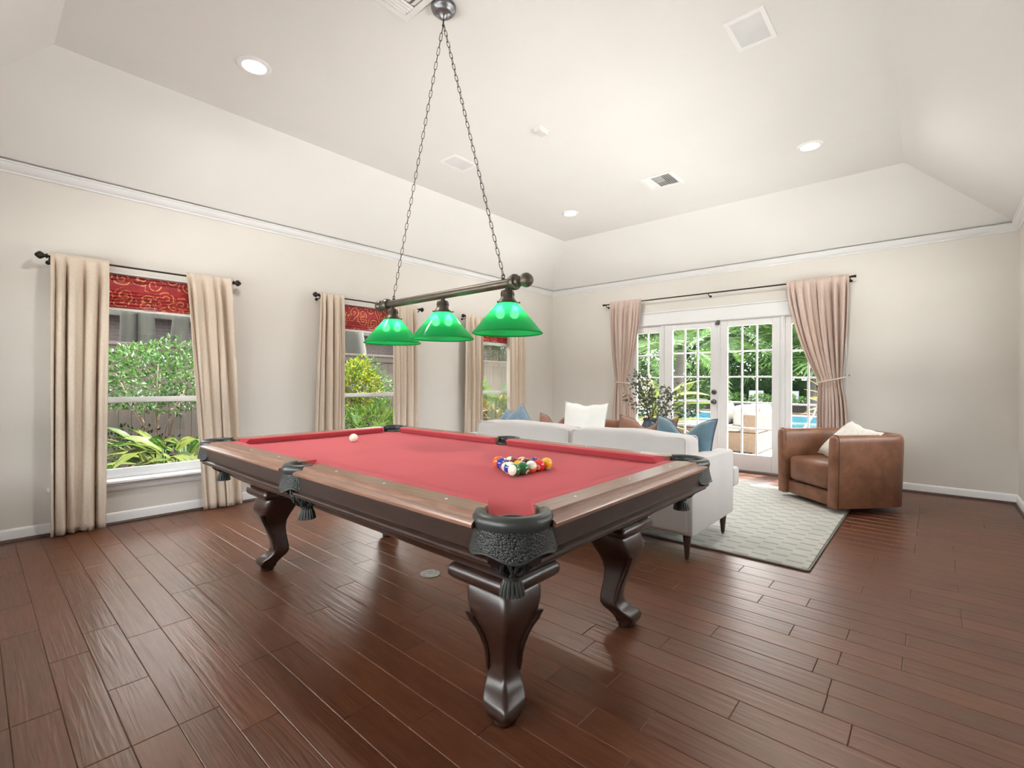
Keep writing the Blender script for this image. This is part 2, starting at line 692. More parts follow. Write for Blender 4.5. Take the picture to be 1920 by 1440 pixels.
# ------------------------------------------------------------------ glazed double door with side lights
pbr('door_metal', (0.16, 0.15, 0.15), 0.32, 0.1, 30, metal=1.0)
pbr('bolt_metal', (0.10, 0.10, 0.10), 0.5, 0.1, 30, metal=0.6)
pbr('sill_metal', (0.20, 0.18, 0.16), 0.5, 0.1, 30, metal=0.5)
door_frame = thing('trim_4', 'white painted frame and header around the double doors', None, (-2.215, YB, 0), kind='structure')
D = lambda n_, vf, bv=0.003, m='white_trim', par=None: ob(n_, vf, m, par or door_frame, True, bevel=bv)
yf = YB - 0.018
D('header_board', box(DX0 - 0.06, DX1 + 0.06, yf, YB + 0.012, 2.055, 2.225), 0.002)
D('header_cap', join(box(DX0 - 0.075, DX1 + 0.075, yf - 0.016, YB - 0.001, 2.225, 2.245)), 0.004)
D('header_bead', box(DX0 - 0.062, DX1 + 0.062, yf - 0.007, YB - 0.001, 2.047, 2.058), 0.003)
D('head_jamb', box(DX0, DX1, YB - 0.002, YB + TH, 2.035, DZ1), 0)
for sx, xa in ((0, DX0), (1, DX1)):
    o_ = -1 if sx == 0 else 1
    D('casing', box(xa + o_ * 0.065, xa - o_ * 0.012, yf, YB - 0.001, 0, 2.055), 0.004)
    D('side_jamb', box(xa, xa - o_ * 0.02, YB - 0.001, YB + TH, 0, 2.035), 0)
for xm in (-3.035, -1.44):
    D('mullion_post', box(xm - 0.026, xm + 0.026, YB - 0.006, YB + 0.10, 0, 2.036), 0.004)
    D('mullion_bead', box(xm - 0.012, xm + 0.012, YB - 0.014, YB - 0.006, 0, 2.036), 0.003)
D('threshold', box(DX0, DX1, YB - 0.012, YB + TH + 0.05, -0.006, 0.016), 0.004, 'sill_metal')


def glazed_leaf(root, x0, x1, px0, px1, pz0, pz1, ncol, nrow, z0, z1, ya, yb, mun=0.022):
    """stiles and rails, glazing bars and single panes"""
    P = lambda n_, vf, bv=0.004, m='white_trim': ob(n_, vf, m, root, True, bevel=bv)
    P('stile', box(x0, px0, ya, yb, z0, z1))
    P('stile', box(px1, x1, ya, yb, z0, z1))
    P('top_rail', box(px0, px1, ya, yb, pz1, z1))
    P('bottom_rail', box(px0, px1, ya, yb, z0, pz0))
    pw, ph = (px1 - px0) / ncol, (pz1 - pz0) / nrow
    ym = (ya + yb) / 2
    for i in range(1, ncol):
        xx = px0 + pw * i
        P('glazing_bar', box(xx - mun / 2, xx + mun / 2, ym - 0.016, ym + 0.016, pz0, pz1), 0.005)
    for j in range(1, nrow):
        zz = pz0 + ph * j
        for i in range(ncol):
            P('glazing_bar', box(px0 + pw * i + (mun / 2 if i else 0), px0 + pw * (i + 1) - (mun / 2 if i < ncol - 1 else 0), ym - 0.016, ym + 0.016, zz - mun / 2, zz + mun / 2), 0.005)
    pm = new_mesh('pane', box(-pw / 2, pw / 2, -0.002, 0.002, -ph / 2, ph / 2), 'window_glass')
    for i in range(ncol):
        for j in range(nrow):
            o = link('pane', pm, root)
            o.matrix_parent_inverse = root.matrix_basis.inverted()
            o.location = (px0 + pw * (i + 0.5), ym, pz0 + ph * (j + 0.5))


ya, yb = YB + 0.006, YB + 0.050
d1 = thing('door_1', 'left white glazed leaf of the double door, with knob and deadbolt', None, (-2.61, YB, 0), kind='structure')
glazed_leaf(d1, -3.006, -2.218, -2.885, -2.337, 0.235, 1.955, 3, 5, 0.018, 2.033, ya, yb)
d2 = thing('door_2', 'right white glazed leaf of the double door, hinged by the side light', None, (-1.84, YB, 0), kind='structure')
glazed_leaf(d2, -2.212, -1.468, -2.110, -1.562, 0.235, 1.955, 3, 5, 0.018, 2.033, ya, yb)
D('astragal', box(-2.232, -2.205, YB - 0.006, ya, 0.02, 2.03), 0.003, par=d2)
for zz, rr in ((0.923, 0.030), (1.057, 0.022)):
    M = Matrix.Translation((-2.285, ya, zz)) @ Matrix.Rotation(pi / 2, 4, 'X')
    ros = ob('rosette', xf(lathe([(0.036, 0), (0.036, 0.006), (0.030, 0.011), (0.012, 0.013), (0.012, 0.02)], 28), M), 'door_metal', d1, True, smooth=0.7)
    if rr > 0.025:
        prof = [(0.010, 0.012), (0.011, 0.03), (0.024, 0.036), (0.030, 0.05), (0.027, 0.062), (0.015, 0.068), (0.0001, 0.069)]
        ob('knob', xf(lathe(prof, 28, False), M), 'door_metal', d1, True, smooth=1.0)
    else:
        ob('thumb_turn', xf(join(lathe([(0.020, 0.012), (0.019, 0.019), (0.0001, 0.02)], 24, False), box(-0.005, 0.005, -0.016, 0.016, 0.018, 0.034)), M), 'door_metal', d1, True, smooth=0.7)
bolt = D('top_bolt', join(box(-2.245, -2.205, YB - 0.016, YB - 0.006, 1.985, 2.055), box(-2.268, -2.245, YB - 0.014, YB - 0.004, 1.985, 2.022)), 0.003, 'bolt_metal', d2)
for zz in (0.28, 1.02, 1.80):
    for xx, dd in ((-3.012, d1), (-1.464, d2)):
        M = Matrix.Translation((xx, YB - 0.004, zz))
        ob('hinge', xf(lathe([(0.008, -0.05), (0.008, 0.05)], 12), M), 'white_trim', dd, True, smooth=0.8)
s1 = thing('window_4', 'white side light with ten small panes left of the doors', None, (-3.33, YB, 0), kind='structure')
glazed_leaf(s1, -3.58, -3.061, -3.455, -3.095, 0.235, 1.935, 2, 5, 0.018, 2.033, ya + 0.01, yb + 0.01)
s2 = thing('window_5', 'white side light with ten small panes right of the doors', None, (-1.13, YB, 0), kind='structure')
glazed_leaf(s2, -1.414, -0.85, -1.342, -0.975, 0.235, 1.935, 2, 5, 0.018, 2.033, ya + 0.01, yb + 0.01)

# windows added out of view to brighten the ceiling with bounced daylight
for nm, lab, u0, u1, f3, oz in (('window_6', 'unseen wide window added in the right wall as daylight fill', RY0, RY1, lambda u, d, z: (XR + d, u, z), OZ0), ('window_7', 'unseen wide window added behind the camera as daylight fill', NX0, NX1, lambda u, d, z: (u, YN - d, z), NZ0)):
    r_ = thing(nm, lab, None, f3((u0 + u1) / 2, 0, 0), kind='structure')

    def bx(a, b_, d0, d1, z0, z1):
        p, q = f3(a, d0, z0), f3(b_, d1, z1)
        return box(p[0], q[0], p[1], q[1], p[2], q[2])
    for a, b_ in ((u0, u0 + 0.06), (u1 - 0.06, u1), ((u0 + u1) / 2 - 0.04, (u0 + u1) / 2 + 0.04)):
        ob('window_frame', bx(a, b_, 0.04, 0.12, oz, 2.12), 'white_trim', r_, True)
    for z0, z1 in ((oz, oz + 0.07), (2.05, 2.12)):
        ob('window_frame', bx(u0 + 0.06, u1 - 0.06, 0.045, 0.115, z0, z1), 'white_trim', r_, True)
    for a, b_ in ((u0 + 0.06, (u0 + u1) / 2 - 0.04), ((u0 + u1) / 2 + 0.04, u1 - 0.06)):
        ob('pane', bx(a, b_, 0.078, 0.082, oz + 0.07, 2.05), 'window_glass', r_, True)
# ------------------------------------------------------------------ curtains, rods, roman shades
t = NT('linen_curtain')
v = t.coord('Object', (1, 1, 1))
n1 = t.noise(t.coord('Object', (60, 60, 400)), 1.0, 3)
n2 = t.noise(t.coord('Object', (400, 400, 40)), 1.0, 3)
wv_ = t.math('MULTIPLY', t.math('ADD', n1, n2), 0.5)
c = t.ramp(wv_, [(0.35, (0.60, 0.50, 0.405)), (0.65, (0.74, 0.645, 0.545))])
p_ = t.add('BsdfPrincipled', i_Base_Color=c, i_Roughness=0.85)
p_.inputs['Specular IOR Level'].default_value = 0.15
t.set(p_.inputs['Normal'], t.bump(wv_, 0.15, 0.002))
tl = t.add('BsdfTranslucent', i_Color=(0.75, 0.60, 0.44))
mx = t.add('MixShader', i_0=0.10)
t.t.links.new(p_.outputs[0], mx.inputs[1])
t.t.links.new(tl.outputs[0], mx.inputs[2])
t.t.links.new(mx.outputs[0], t.out.inputs[0])
MATS['linen_curtain'] = t.m
t = NT('blush_curtain')
c = t.ramp(t.noise(t.coord('Object', (200, 200, 60)), 1.0, 3), [(0.35, (0.545, 0.43, 0.375)), (0.65, (0.665, 0.545, 0.485))])
p_ = t.add('BsdfPrincipled', i_Base_Color=c, i_Roughness=0.8)
p_.inputs['Specular IOR Level'].default_value = 0.2
tl = t.add('BsdfTranslucent', i_Color=(0.75, 0.55, 0.45))
mx = t.add('MixShader', i_0=0.12)
t.t.links.new(p_.outputs[0], mx.inputs[1])
t.t.links.new(tl.outputs[0], mx.inputs[2])
t.t.links.new(mx.outputs[0], t.out.inputs[0])
MATS['blush_curtain'] = t.m
pbr('rod_iron', (0.028, 0.021, 0.016), 0.5, 0.2, 40, metal=0.6)
pbr('tie_cord', (0.66, 0.56, 0.47), 0.8, 0.1, 120, 0.4, 300, 0.002)
pbr('shade_bar', (0.83, 0.82, 0.80), 0.5, 0.03, 8)
pbr('clear_tag', (0.62, 0.42, 0.42), 0.3, 0.03, 8)

# red damask with gold scrolls: one spiral per cell
t = NT('red_scroll_cloth')
tc = t.coord('Object', (1, 1, 1))
sep = t.add('SeparateXYZ', i_0=tc)
nz = t.noise(tc, 9.0, 2)
uv = t.add('CombineXYZ', i_0=t.math('MULTIPLY_ADD', nz, 0.07, sep.outputs[1]), i_1=t.math('MULTIPLY_ADD', nz, 0.06, sep.outputs[2]), i_2=0.0)
vo = t.add('TexVoronoi', i_Scale=8.5)
vo.voronoi_dimensions = '2D'
t.t.links.new(uv.outputs[0], vo.inputs['Vector'])
dl = t.add('VectorMath', operation='SUBTRACT')
t.t.links.new(uv.outputs[0], dl.inputs[0])
t.t.links.new(vo.outputs['Position'], dl.inputs[1])
ds = t.add('SeparateXYZ', i_0=dl.outputs[0])
ang = t.math('DIVIDE', t.math('ARCTAN2', ds.outputs[1], ds.outputs[0]), 2 * pi)
rr = vo.outputs['Distance']
sg = t.math('SUBTRACT', t.math('MULTIPLY', t.math('GREATER_THAN', t.add('SeparateColor', i_0=vo.outputs['Color']).outputs[0], 0.5), 2.0), 1.0)
ph = t.math('FRACT', t.math('ADD', t.math('MULTIPLY', rr, 3.4), t.math('MULTIPLY', ang, sg)))
line = t.math('LESS_THAN', t.math('ABSOLUTE', t.math('SUBTRACT', ph, 0.5)), 0.13)
inside = t.math('LESS_THAN', rr, 0.62)
gold = t.math('MULTIPLY', line, inside)
brk = t.math('GREATER_THAN', t.noise(tc, 24.0, 2), 0.42)
gold = t.math('MULTIPLY', gold, brk)
red = t.ramp(t.noise(tc, 14, 3), [(0.3, (0.30, 0.008, 0.016)), (0.7, (0.44, 0.018, 0.026))])
c = t.mix(gold, red, (0.78, 0.36, 0.14))
b = t.bsdf(Base_Color=c, Roughness=0.55)
b.inputs['Sheen Weight'].default_value = 0.2
MATS['red_scroll_cloth'] = t.m


def drape(top, bot, zt, zb, nf, amp, seed, side, tie=None, base=None, header=0.05):
    """curtain sheet. top/bot = (u0,u1) spans along the wall; tie = (z,u0,u1,outer side)"""
    rg = random.Random(seed)
    ph = [rg.uniform(-0.5, 0.5) for _ in range(nf + 2)]
    wd = [rg.uniform(0.55, 1.5) for _ in range(nf + 1)]
    tot = sum(wd[:nf])
    cum = [0]
    for k in range(nf):
        cum.append(cum[-1] + wd[k] / tot)
    NU, NV = nf * 14, 46

    def warp(u):
        for k in range(nf):
            if u <= cum[k + 1] + 1e-9:
                return k + (u - cum[k]) / (cum[k + 1] - cum[k])
        return float(nf)

    def span(z):
        f = (zt - z) / (zt - zb)
        if tie is None:
            e = f ** 0.9
            return top[0] + (bot[0] - top[0]) * e, top[1] + (bot[1] - top[1]) * e
        zt_, a, b_ = tie[:3]
        if z >= zt_:
            g = (zt - z) / (zt - zt_)
            inner = g ** 1.22
            outer = g ** 2.0
            if tie[3] > 0:       # outer edge is the u1 side
                return top[0] + (a - top[0]) * (inner * 0.62 + 0.38 * g ** 2.6), top[1] + (b_ - top[1]) * outer
            return top[0] + (a - top[0]) * outer, top[1] + (b_ - top[1]) * (inner * 0.62 + 0.38 * g ** 2.6)
        g = min(1.0, (zt_ - z) / 0.5)
        g = g * (2 - g)
        return a + (bot[0] - a) * g, b_ + (bot[1] - b_) * g

    def pt(u, v_):
        z = zt + (zb - zt) * v_
        s0, s1 = span(z)
        fw = warp(u)
        k = min(int(fw), nf)
        env = 0.30 + 0.70 * min(1.0, v_ / 0.10)
        if v_ < 0.028:
            env *= 0.8
        ax = amp * env * (0.75 + 0.35 * sin(ph[k] * 7 + v_ * 2.2))
        if tie is not None:
            ax *= 0.55 + 0.45 * min(1.0, abs(z - tie[0]) / 0.35)
        wob = ph[k] * 0.22 * v_ + 0.13 * sin(v_ * 3.1 + ph[k] * 9)
        d = ax * cos(2 * pi * (fw + wob * (1 if 0.02 < u < 0.98 else 0)))
        d2 = 0.3 * ax * sin(4 * pi * fw + ph[k] * 6)
        uu = s0 + (s1 - s0) * u + 0.010 * env * sin(2 * pi * fw) * (1 if tie is None else 0.6)
        off = base + d + d2
        lift_ = max(0.0, 1 - v_ / 0.045)
        off = off * (1 - lift_) + lift_ * (base + 0.010 + 0.35 * (d + ax))
        if side == 'left':
            return (XL + off, uu, z)
        return (uu, YB - off, z)
    vf = grid(NU, NV, pt)
    return vf, pt


def curtain(label, group, mat, *a, tie_at=None, **k):
    vf, pt = drape(*a, **k)
    side = a[7]
    c_ = sum((Vector(p) for p in vf[0]), Vector()) / len(vf[0])
    r_ = thing('curtain', label, 'curtain', (c_.x, c_.y, 0.0), group=group)
    o = ob('panel', vf, mat, r_, True, smooth=2.0)
    md = o.modifiers.new('thick', 'SOLIDIFY')
    md.thickness = 0.004
    md.offset = 0
    for v0 in (0.975,):
        hem = [pt(i / 60, v0) for i in range(61)]
        ob('hem', tube([(p[0] + (0.003 if side == 'left' else 0), p[1] - (0.003 if side == 'back' else 0), p[2]) for p in hem], 0.0016, 4), mat, r_, True, smooth=2)
    if tie_at:
        tie_at(r_)
    return r_


def rod(label, side, u0, u1, z, off, r, fancy):
    """curtain rod on two brackets; finials at both ends"""
    um = (u0 + u1) / 2
    base = (XL + off, um, z) if side == 'left' else (um, YB - off, z)
    r_ = thing('curtain_rod', label, 'curtain rod', base, group='curtain rods')
    P3 = (lambda u, o_, z_: (XL + o_, u, z_)) if side == 'left' else (lambda u, o_, z_: (u, YB - o_, z_))
    ob('rod', tube([P3(u0, off, z), P3(u1, off, z)], r, 14), 'rod_iron', r_, True, smooth=1)
    for u, s in ((u0, -1), (u1, 1)):
        if fancy:
            prof = [(0.010, -0.004), (0.016, 0.0), (0.016, 0.006), (0.010, 0.010), (0.012, 0.016), (0.022, 0.030), (0.026, 0.040), (0.020, 0.052), (0.012, 0.062), (0.005, 0.068), (0.0001, 0.070)]
            fl = lambda i: 1.0 + (0.16 if i % 6 < 3 else -0.06)
            vf = lathe(prof, 36, False, rfn=fl)
        else:
            vf = lathe([(0.011, -0.004), (0.013, 0.0), (0.013, 0.03), (0.016, 0.032), (0.016, 0.046), (0.0001, 0.047)], 20, False)
        q = Vector((0, s, 0) if side == 'left' else (s, 0, 0)).to_track_quat('Z', 'X').to_matrix().to_4x4()
        ob('finial', xf(vf, Matrix.Translation(P3(u, off, z)) @ q), 'rod_iron', r_, True, smooth=1)
    spots = [u0 + 0.012, u1 - 0.012] + ([um] if not fancy else [])
    for u in spots:
        plate = xf(lathe([(0.017, 0.001), (0.017, 0.006), (0.006, 0.008)], 16), Matrix.Translation(P3(u, 0.0, z - 0.035)) @ Vector((1, 0, 0) if side == 'left' else (0, -1, 0)).to_track_quat('Z', 'X').to_matrix().to_4x4())
        arm = tube([P3(u, 0.006, z - 0.035), P3(u, off * 0.6, z - 0.035), P3(u, off, z - 0.026), P3(u, off, z - r * 0.6)], 0.006, 8)
        ob('bracket', join(plate, arm), 'rod_iron', r_, True, smooth=1)
    return r_


ZROD = 2.118
wn_ = ('nearest', 'middle', 'farthest')
edge = [((0.385, 1.655), (0.400, 0.742), (0.405, 0.722), (1.268, 1.635), (1.412, 1.735)),
        ((2.500, 3.850), (2.510, 2.785), (2.435, 2.800), (3.430, 3.790), (3.448, 3.825)),
        ((4.655, 6.000), (4.650, 4.985), (4.630, 4.995), (5.545, 5.925), (5.560, 5.955))]
for i in range(3):
    (r0, r1), lt, lb, rt, rb_ = edge[i]
    rod(f'dark iron curtain rod over the {wn_[i]} left-wall window', 'left', r0, r1, ZROD, 0.085, 0.0075, True)
    curtain(f'beige linen curtain on the left of the {wn_[i]} left-wall window', 'beige curtains on the left wall', 'linen_curtain',
            lt, lb, ZROD + 0.030, 0.012, 4, 0.040, 11 + i, 'left', base=0.092)
    curtain(f'beige linen curtain on the right of the {wn_[i]} left-wall window', 'beige curtains on the left wall', 'linen_curtain',
            rt, rb_, ZROD + 0.030, 0.012, 4, 0.040, 31 + i, 'left', base=0.092)
    # roman shade
    c_ = WIN_C[i]
    y0, y1 = c_ - WY + 0.022, c_ + WY - 0.022
    sh = thing('roman_shade', f'red roman shade with gold scrolls in the {wn_[i]} left-wall window', 'window shade', (XL - 0.03, c_, 2.07), group='red roman shades')
    zt_ = 2.066
    prof = [(-0.032, zt_), (-0.031, 1.99), (-0.028, 1.945), (-0.016, 1.934)]
    z_ = 1.928
    for q in range(5):
        prof += [(-0.022 + 0.004 * (q % 2), z_ - 0.008), (-0.008 + 0.006 * (q % 3 == 1), z_ - 0.020), (-0.020, z_ - 0.026)]
        z_ -= 0.027
    prof += [(-0.018, z_ - 0.01), (-0.020, 1.792)]
    prof = [(x_, z) for x_, z in prof]
    NY = 24
    srg = random.Random(50 + i)
    wob = [srg.uniform(-0.004, 0.004) for _ in range(NY + 1)]
    V, F = [], []
    for a in range(NY + 1):
        yy = y0 + (y1 - y0) * a / NY
        for k, (x_, z) in enumerate(prof):
            w_ = wob[a] * (1 if k > 3 and k < len(prof) - 1 else 0)
            V.append((XL + x_ + w_, yy, z + w_ * 0.6))
    n = len(prof)
    for a in range(NY):
        for k in range(n - 1):
            F.append((a * n + k, (a + 1) * n + k, (a + 1) * n + k + 1, a * n + k + 1))
    so = ob('cloth', (V, F), 'red_scroll_cloth', sh, True, smooth=0.7)
    md = so.modifiers.new('thick', 'SOLIDIFY')
    md.thickness = 0.003
    ob('head_board', box(XL - 0.06, XL - 0.036, y0, y1, 2.03, 2.070), 'shade_bar', sh, True)
    ob('bottom_bar', box(XL - 0.034, XL - 0.012, y0, y1, 1.768, 1.791), 'shade_bar', sh, True, bevel=0.004)
    ob('pull_tab', box(XL - 0.012, XL - 0.009, c_ - 0.055, c_ + 0.035, 1.782, 1.815), 'clear_tag', sh, True)

rod('long dark curtain rod above the double doors', 'back', -3.955, -0.715, 2.425, 0.083, 0.009, False)


def tie_maker(u0, u1, z0, z1, uw):
    def f(r_):
        path = []
        for i in range(28):
            a = 2 * pi * i / 28
            uu = (u0 + u1) / 2 + (u1 - u0) / 2 * 1.06 * cos(a)
            path.append((uu, YB - 0.098 - 0.062 * sin(a), z0 + (z1 - z0) * (0.5 + 0.5 * cos(a)) + 0.0 * sin(a)))
        tb = ob('tie_back', tube(path, 0.0085, 8, True), 'tie_cord', r_, True, smooth=2)
        ob('tie_hook', tube([(uw, YB - 0.002, z1 + 0.02), (uw, YB - 0.05, z1 + 0.02), (uw, YB - 0.06, z1 + 0.03)], 0.004, 6), 'rod_iron', tb, True, smooth=2)
    return f


curtain('blush curtain tied back at the left side of the double doors', 'tied curtains by the double doors', 'blush_curtain',
        (-3.865, -3.325), (-3.80, -3.42), 2.455, 0.012, 8, 0.036, 71, 'back', tie=(1.19, -3.752, -3.545, -1), base=0.098, tie_at=tie_maker(-3.76, -3.54, 1.185, 1.175, -3.80))
curtain('blush curtain tied back at the right side of the double doors', 'tied curtains by the double doors', 'blush_curtain',
        (-1.380, -0.735), (-1.05, -0.735), 2.455, 0.012, 9, 0.036, 72, 'back', tie=(1.21, -1.035, -0.79, 1), base=0.098, tie_at=tie_maker(-1.045, -0.775, 1.185, 1.255, -0.735))
# ------------------------------------------------------------------ billiard table
TCX, TCY = -2.135, 1.69
TA, TB = 1.345, 0.77          # half length / half width to the rail lip
ZR, ZB = 0.815, 0.775         # rail top, playing surface

t = NT('table_wood')
v = t.coord('Object', (1.5, 1.5, 9))
g1 = t.noise(v, 8, 5, 0.6, 0.5)
c = t.ramp(g1, [(0.3, (0.015, 0.0062, 0.0045)), (0.7, (0.042, 0.0165, 0.0105))])
b = t.bsdf(Base_Color=c, Roughness=0.33)
b.inputs['Coat Weight'].default_value = 0.35
b.inputs['Coat Roughness'].default_value = 0.3
MATS['table_wood'] = t.m
t = NT('rail_wood')
v = t.coord('Object', (1.2, 14, 6))
g1 = t.noise(v, 6, 6, 0.62, 0.4)
c = t.ramp(g1, [(0.3, (0.15, 0.068, 0.042)), (0.7, (0.28, 0.14, 0.09))])  # lighter than table_wood: reflected light on the rail top is in the colour
b = t.bsdf(Base_Color=c, Roughness=0.36)
b.inputs['Coat Weight'].default_value = 0.3
b.inputs['Coat Roughness'].default_value = 0.25
MATS['rail_wood'] = t.m
t = NT('rail_wood_cross')
v = t.coord('Object', (14, 1.2, 6))
g1 = t.noise(v, 6, 6, 0.62, 0.4)
c = t.ramp(g1, [(0.3, (0.15, 0.068, 0.042)), (0.7, (0.28, 0.14, 0.09))])  # same reflected light in the colour as on the long rails
b = t.bsdf(Base_Color=c, Roughness=0.36)
b.inputs['Coat Weight'].default_value = 0.3
b.inputs['Coat Roughness'].default_value = 0.25
MATS['rail_wood_cross'] = t.m
pbr('billiard_cloth', (0.47, 0.078, 0.092), 0.9, 0.05, 3, 0.12, 900, 0.0006, spec=0.1, sheen=0.04)
pbr('pocket_leather', (0.03, 0.032, 0.03), 0.36, 0.15, 40, 0.15, 300, 0.001, spec=0.5)
pbr('sight_pearl', (0.75, 0.72, 0.66), 0.3, 0.05, 50)
t = NT('tooled_leather')
v = t.coord('Object', (1, 1, 1))
wv = t.add('TexVoronoi', i_Scale=190.0)
t.t.links.new(v, wv.inputs['Vector'])
c = t.ramp(wv.outputs['Distance'], [(0.1, (0.040, 0.042, 0.038)), (0.6, (0.010, 0.011, 0.010))])
b = t.bsdf(Base_Color=c, Roughness=0.42, Normal=t.bump(t.math('MULTIPLY', wv.outputs['Distance'], -1.0), 0.7, 0.004))
MATS['tooled_leather'] = t.m

table = thing('billiard_table', 'dark wooden billiard table with red cloth, leather pockets and curved legs', 'billiard table', (TCX, TCY, 0))
T = lambda n_, vf, m='table_wood', par=None, **k: ob(n_, vf, m, par or table, **k)

# --- rails: (inset from lip, z)
rail_prof = [(0.130, 0.770), (0.130, ZR), (0.046, ZR), (0.042, 0.811), (0.036, 0.801), (0.006, 0.796), (0.0, 0.792), (0.0, 0.784), (0.004, 0.780), (0.028, 0.776), (0.060, 0.770)]
apron_prof = [(0.160, 0.772), (0.030, 0.772), (0.030, 0.712), (0.022, 0.709), (0.014, 0.703), (0.013, 0.696), (0.020, 0.690), (0.026, 0.688), (0.026, 0.680), (0.045, 0.676), (0.160, 0.676)]
cush_prof = [(0.1305, 0.777), (0.1305, 0.8155), (0.170, 0.815), (0.1765, 0.8135), (0.1785, 0.8105), (0.1765, 0.807), (0.154, 0.777)]


def side_run(side, sgn, u0, u1, prof, cut0=0.0, cut1=0.0, ref=0.0):
    """extrude prof along a rail; cut = how far the ends slant per unit of inset beyond ref"""
    n = len(prof)
    V = []
    for e, u, cut in ((0, u0, cut0), (1, u1, cut1)):
        for d, z in prof:
            uu = u + cut * (d - ref) * (1 if e == 0 else -1)
            V.append((uu, sgn * (TB - d), z) if side == 'long' else (sgn * (TA - d), uu, z))
    flip = (side == 'long') != (sgn > 0)
    F = [tuple(range(n)), tuple(range(n, 2 * n))[::-1]] + [(i, n + i, n + (i + 1) % n, (i + 1) % n) for i in range(n)]
    if flip:
        F = [q[::-1] for q in F]
    return V, F


CP, SP = 0.168, 0.072     # corner and side pocket gaps
segs = []
for sgn in (-1, 1):
    for u0, u1, c0, c1 in ((-(TA - CP), -SP, 0.55, 0.25), (SP, TA - CP, 0.25, 0.55)):
        segs.append(('long', sgn, u0, u1, c0, c1))
    segs.append(('short', sgn, -(TB - CP), TB - CP, 0.55, 0.55))
for side, sgn, u0, u1, c0, c1 in segs:
    wood = 'rail_wood' if side == 'long' else 'rail_wood_cross'
    rl = T('rail', side_run(side, sgn, u0, u1, rail_prof, 0.45 if c0 > 0.5 else -0.1, 0.45 if c1 > 0.5 else -0.1, 0.0 if side == 'short' or True else 0.13), wood, smooth=0.5)
    T('apron', side_run(side, sgn, u0 - (0.05 if c0 > 0.5 else 0.035), u1 + (0.05 if c1 > 0.5 else 0.035), apron_prof), 'table_wood', smooth=0.5)
    T('cushion', side_run(side, sgn, u0 + (0.062 if c0 > 0.5 else -0.012), u1 - (0.062 if c1 > 0.5 else -0.012), cush_prof, 0.9 if c0 > 0.5 else 0.25, 0.9 if c1 > 0.5 else 0.25, 0.13), 'billiard_cloth', smooth=0.5)
    k_ = 3
    sm = new_mesh('sight', lathe([(0.005, 0), (0.005, 0.0008), (0.0001, 0.0009)], 10), 'sight_pearl', 1.0)
    for q in range(k_):
        uu = u0 + (u1 - u0) * (q + 0.6) / (k_ + 0.2)
        s_ = link('sight', sm, table)
        s_.location = (uu, sgn * (TB - 0.088), ZR) if side == 'long' else (sgn * (TA - 0.088), uu, ZR)

# --- bed: slate under cloth with bites for the six pockets
def bed_poly():
    P = []
    hx, hy = TA - 0.125, TB - 0.125

    def bite(cx, cy, r, a0, a1, n=9):
        return [(cx + r * cos(a0 + (a1 - a0) * i / n), cy + r * sin(a0 + (a1 - a0) * i / n)) for i in range(n + 1)]
    P += bite(-hx + 0.01, -hy + 0.01, 0.062, rad(105), rad(-15))
    P += bite(0, -hy - 0.012, 0.058, pi - 0.2, 0.2)
    P += bite(hx - 0.01, -hy + 0.01, 0.062, rad(195), rad(75))
    P += bite(hx - 0.01, hy - 0.01, 0.062, rad(285), rad(165))
    P += bite(0, hy + 0.012, 0.058, 2 * pi - 0.2, pi + 0.2)
    P += bite(-hx + 0.01, hy - 0.01, 0.062, rad(15), rad(-105))
    return P


T('bed_cloth', prism(bed_poly(), ZB - 0.024, ZB), 'billiard_cloth')

# --- canted cabinet with arched lower edges
PLX, PLY, PH = 0.955, 0.39, 0.132       # leg centres and plinth half width


def cab_inset(z, side='short'):
    f = min(1.0, max(0.0, (0.680 - z) / (0.680 - 0.536)))
    return (0.125 if side == 'short' else 0.095) + (0.125 if side == 'short' else 0.155) * (f ** (1.1 if side == 'short' else 1.7))


def cab_bottom(u, lu):
    """lower edge: arched between legs"""
    e = abs(u) - (lu - PH - 0.02)
    if e >= 0:
        return 0.536
    m = -e / (lu - PH - 0.02)
    q = min(1.0, -e / 0.21)
    return 0.536 + (0.575 - 0.536) * sin(q * pi / 2) ** 0.8


for side in ('long', 'short'):
    half, lu = (TA, PLX) if side == 'long' else (TB, PLY)
    for sgn in (-1, 1):
        N = 60 if side == 'long' else 40

        def fn(u, v_, back=0.0):
            s_ = -1 + 2 * u
            other = 'short' if side == 'long' else 'long'
            zlow = cab_bottom(s_ * (half - 0.13), lu)
            z = 0.680 + (zlow - 0.680) * v_
            uu = s_ * (half - cab_inset(z, other))
            d = cab_inset(z, side) + back
            return (uu, sgn * (TB - d), z) if side == 'long' else (sgn * (TA - d), uu, z)
        A = grid(N, 6, fn)
        B = grid(N, 6, lambda u, v_: fn(u, v_, 0.035))
        nA = len(A[0])
        F = A[1] + [tuple(i + nA for i in q[::-1]) for q in B[1]]
        m = 7
        for i in range(N):
            a0, a1 = i * m + 6, (i + 1) * m + 6
            F.append((a0, a1, a1 + nA, a0 + nA))
        T('cabinet_panel', (A[0] + B[0], F), 'table_wood', smooth=0.6)

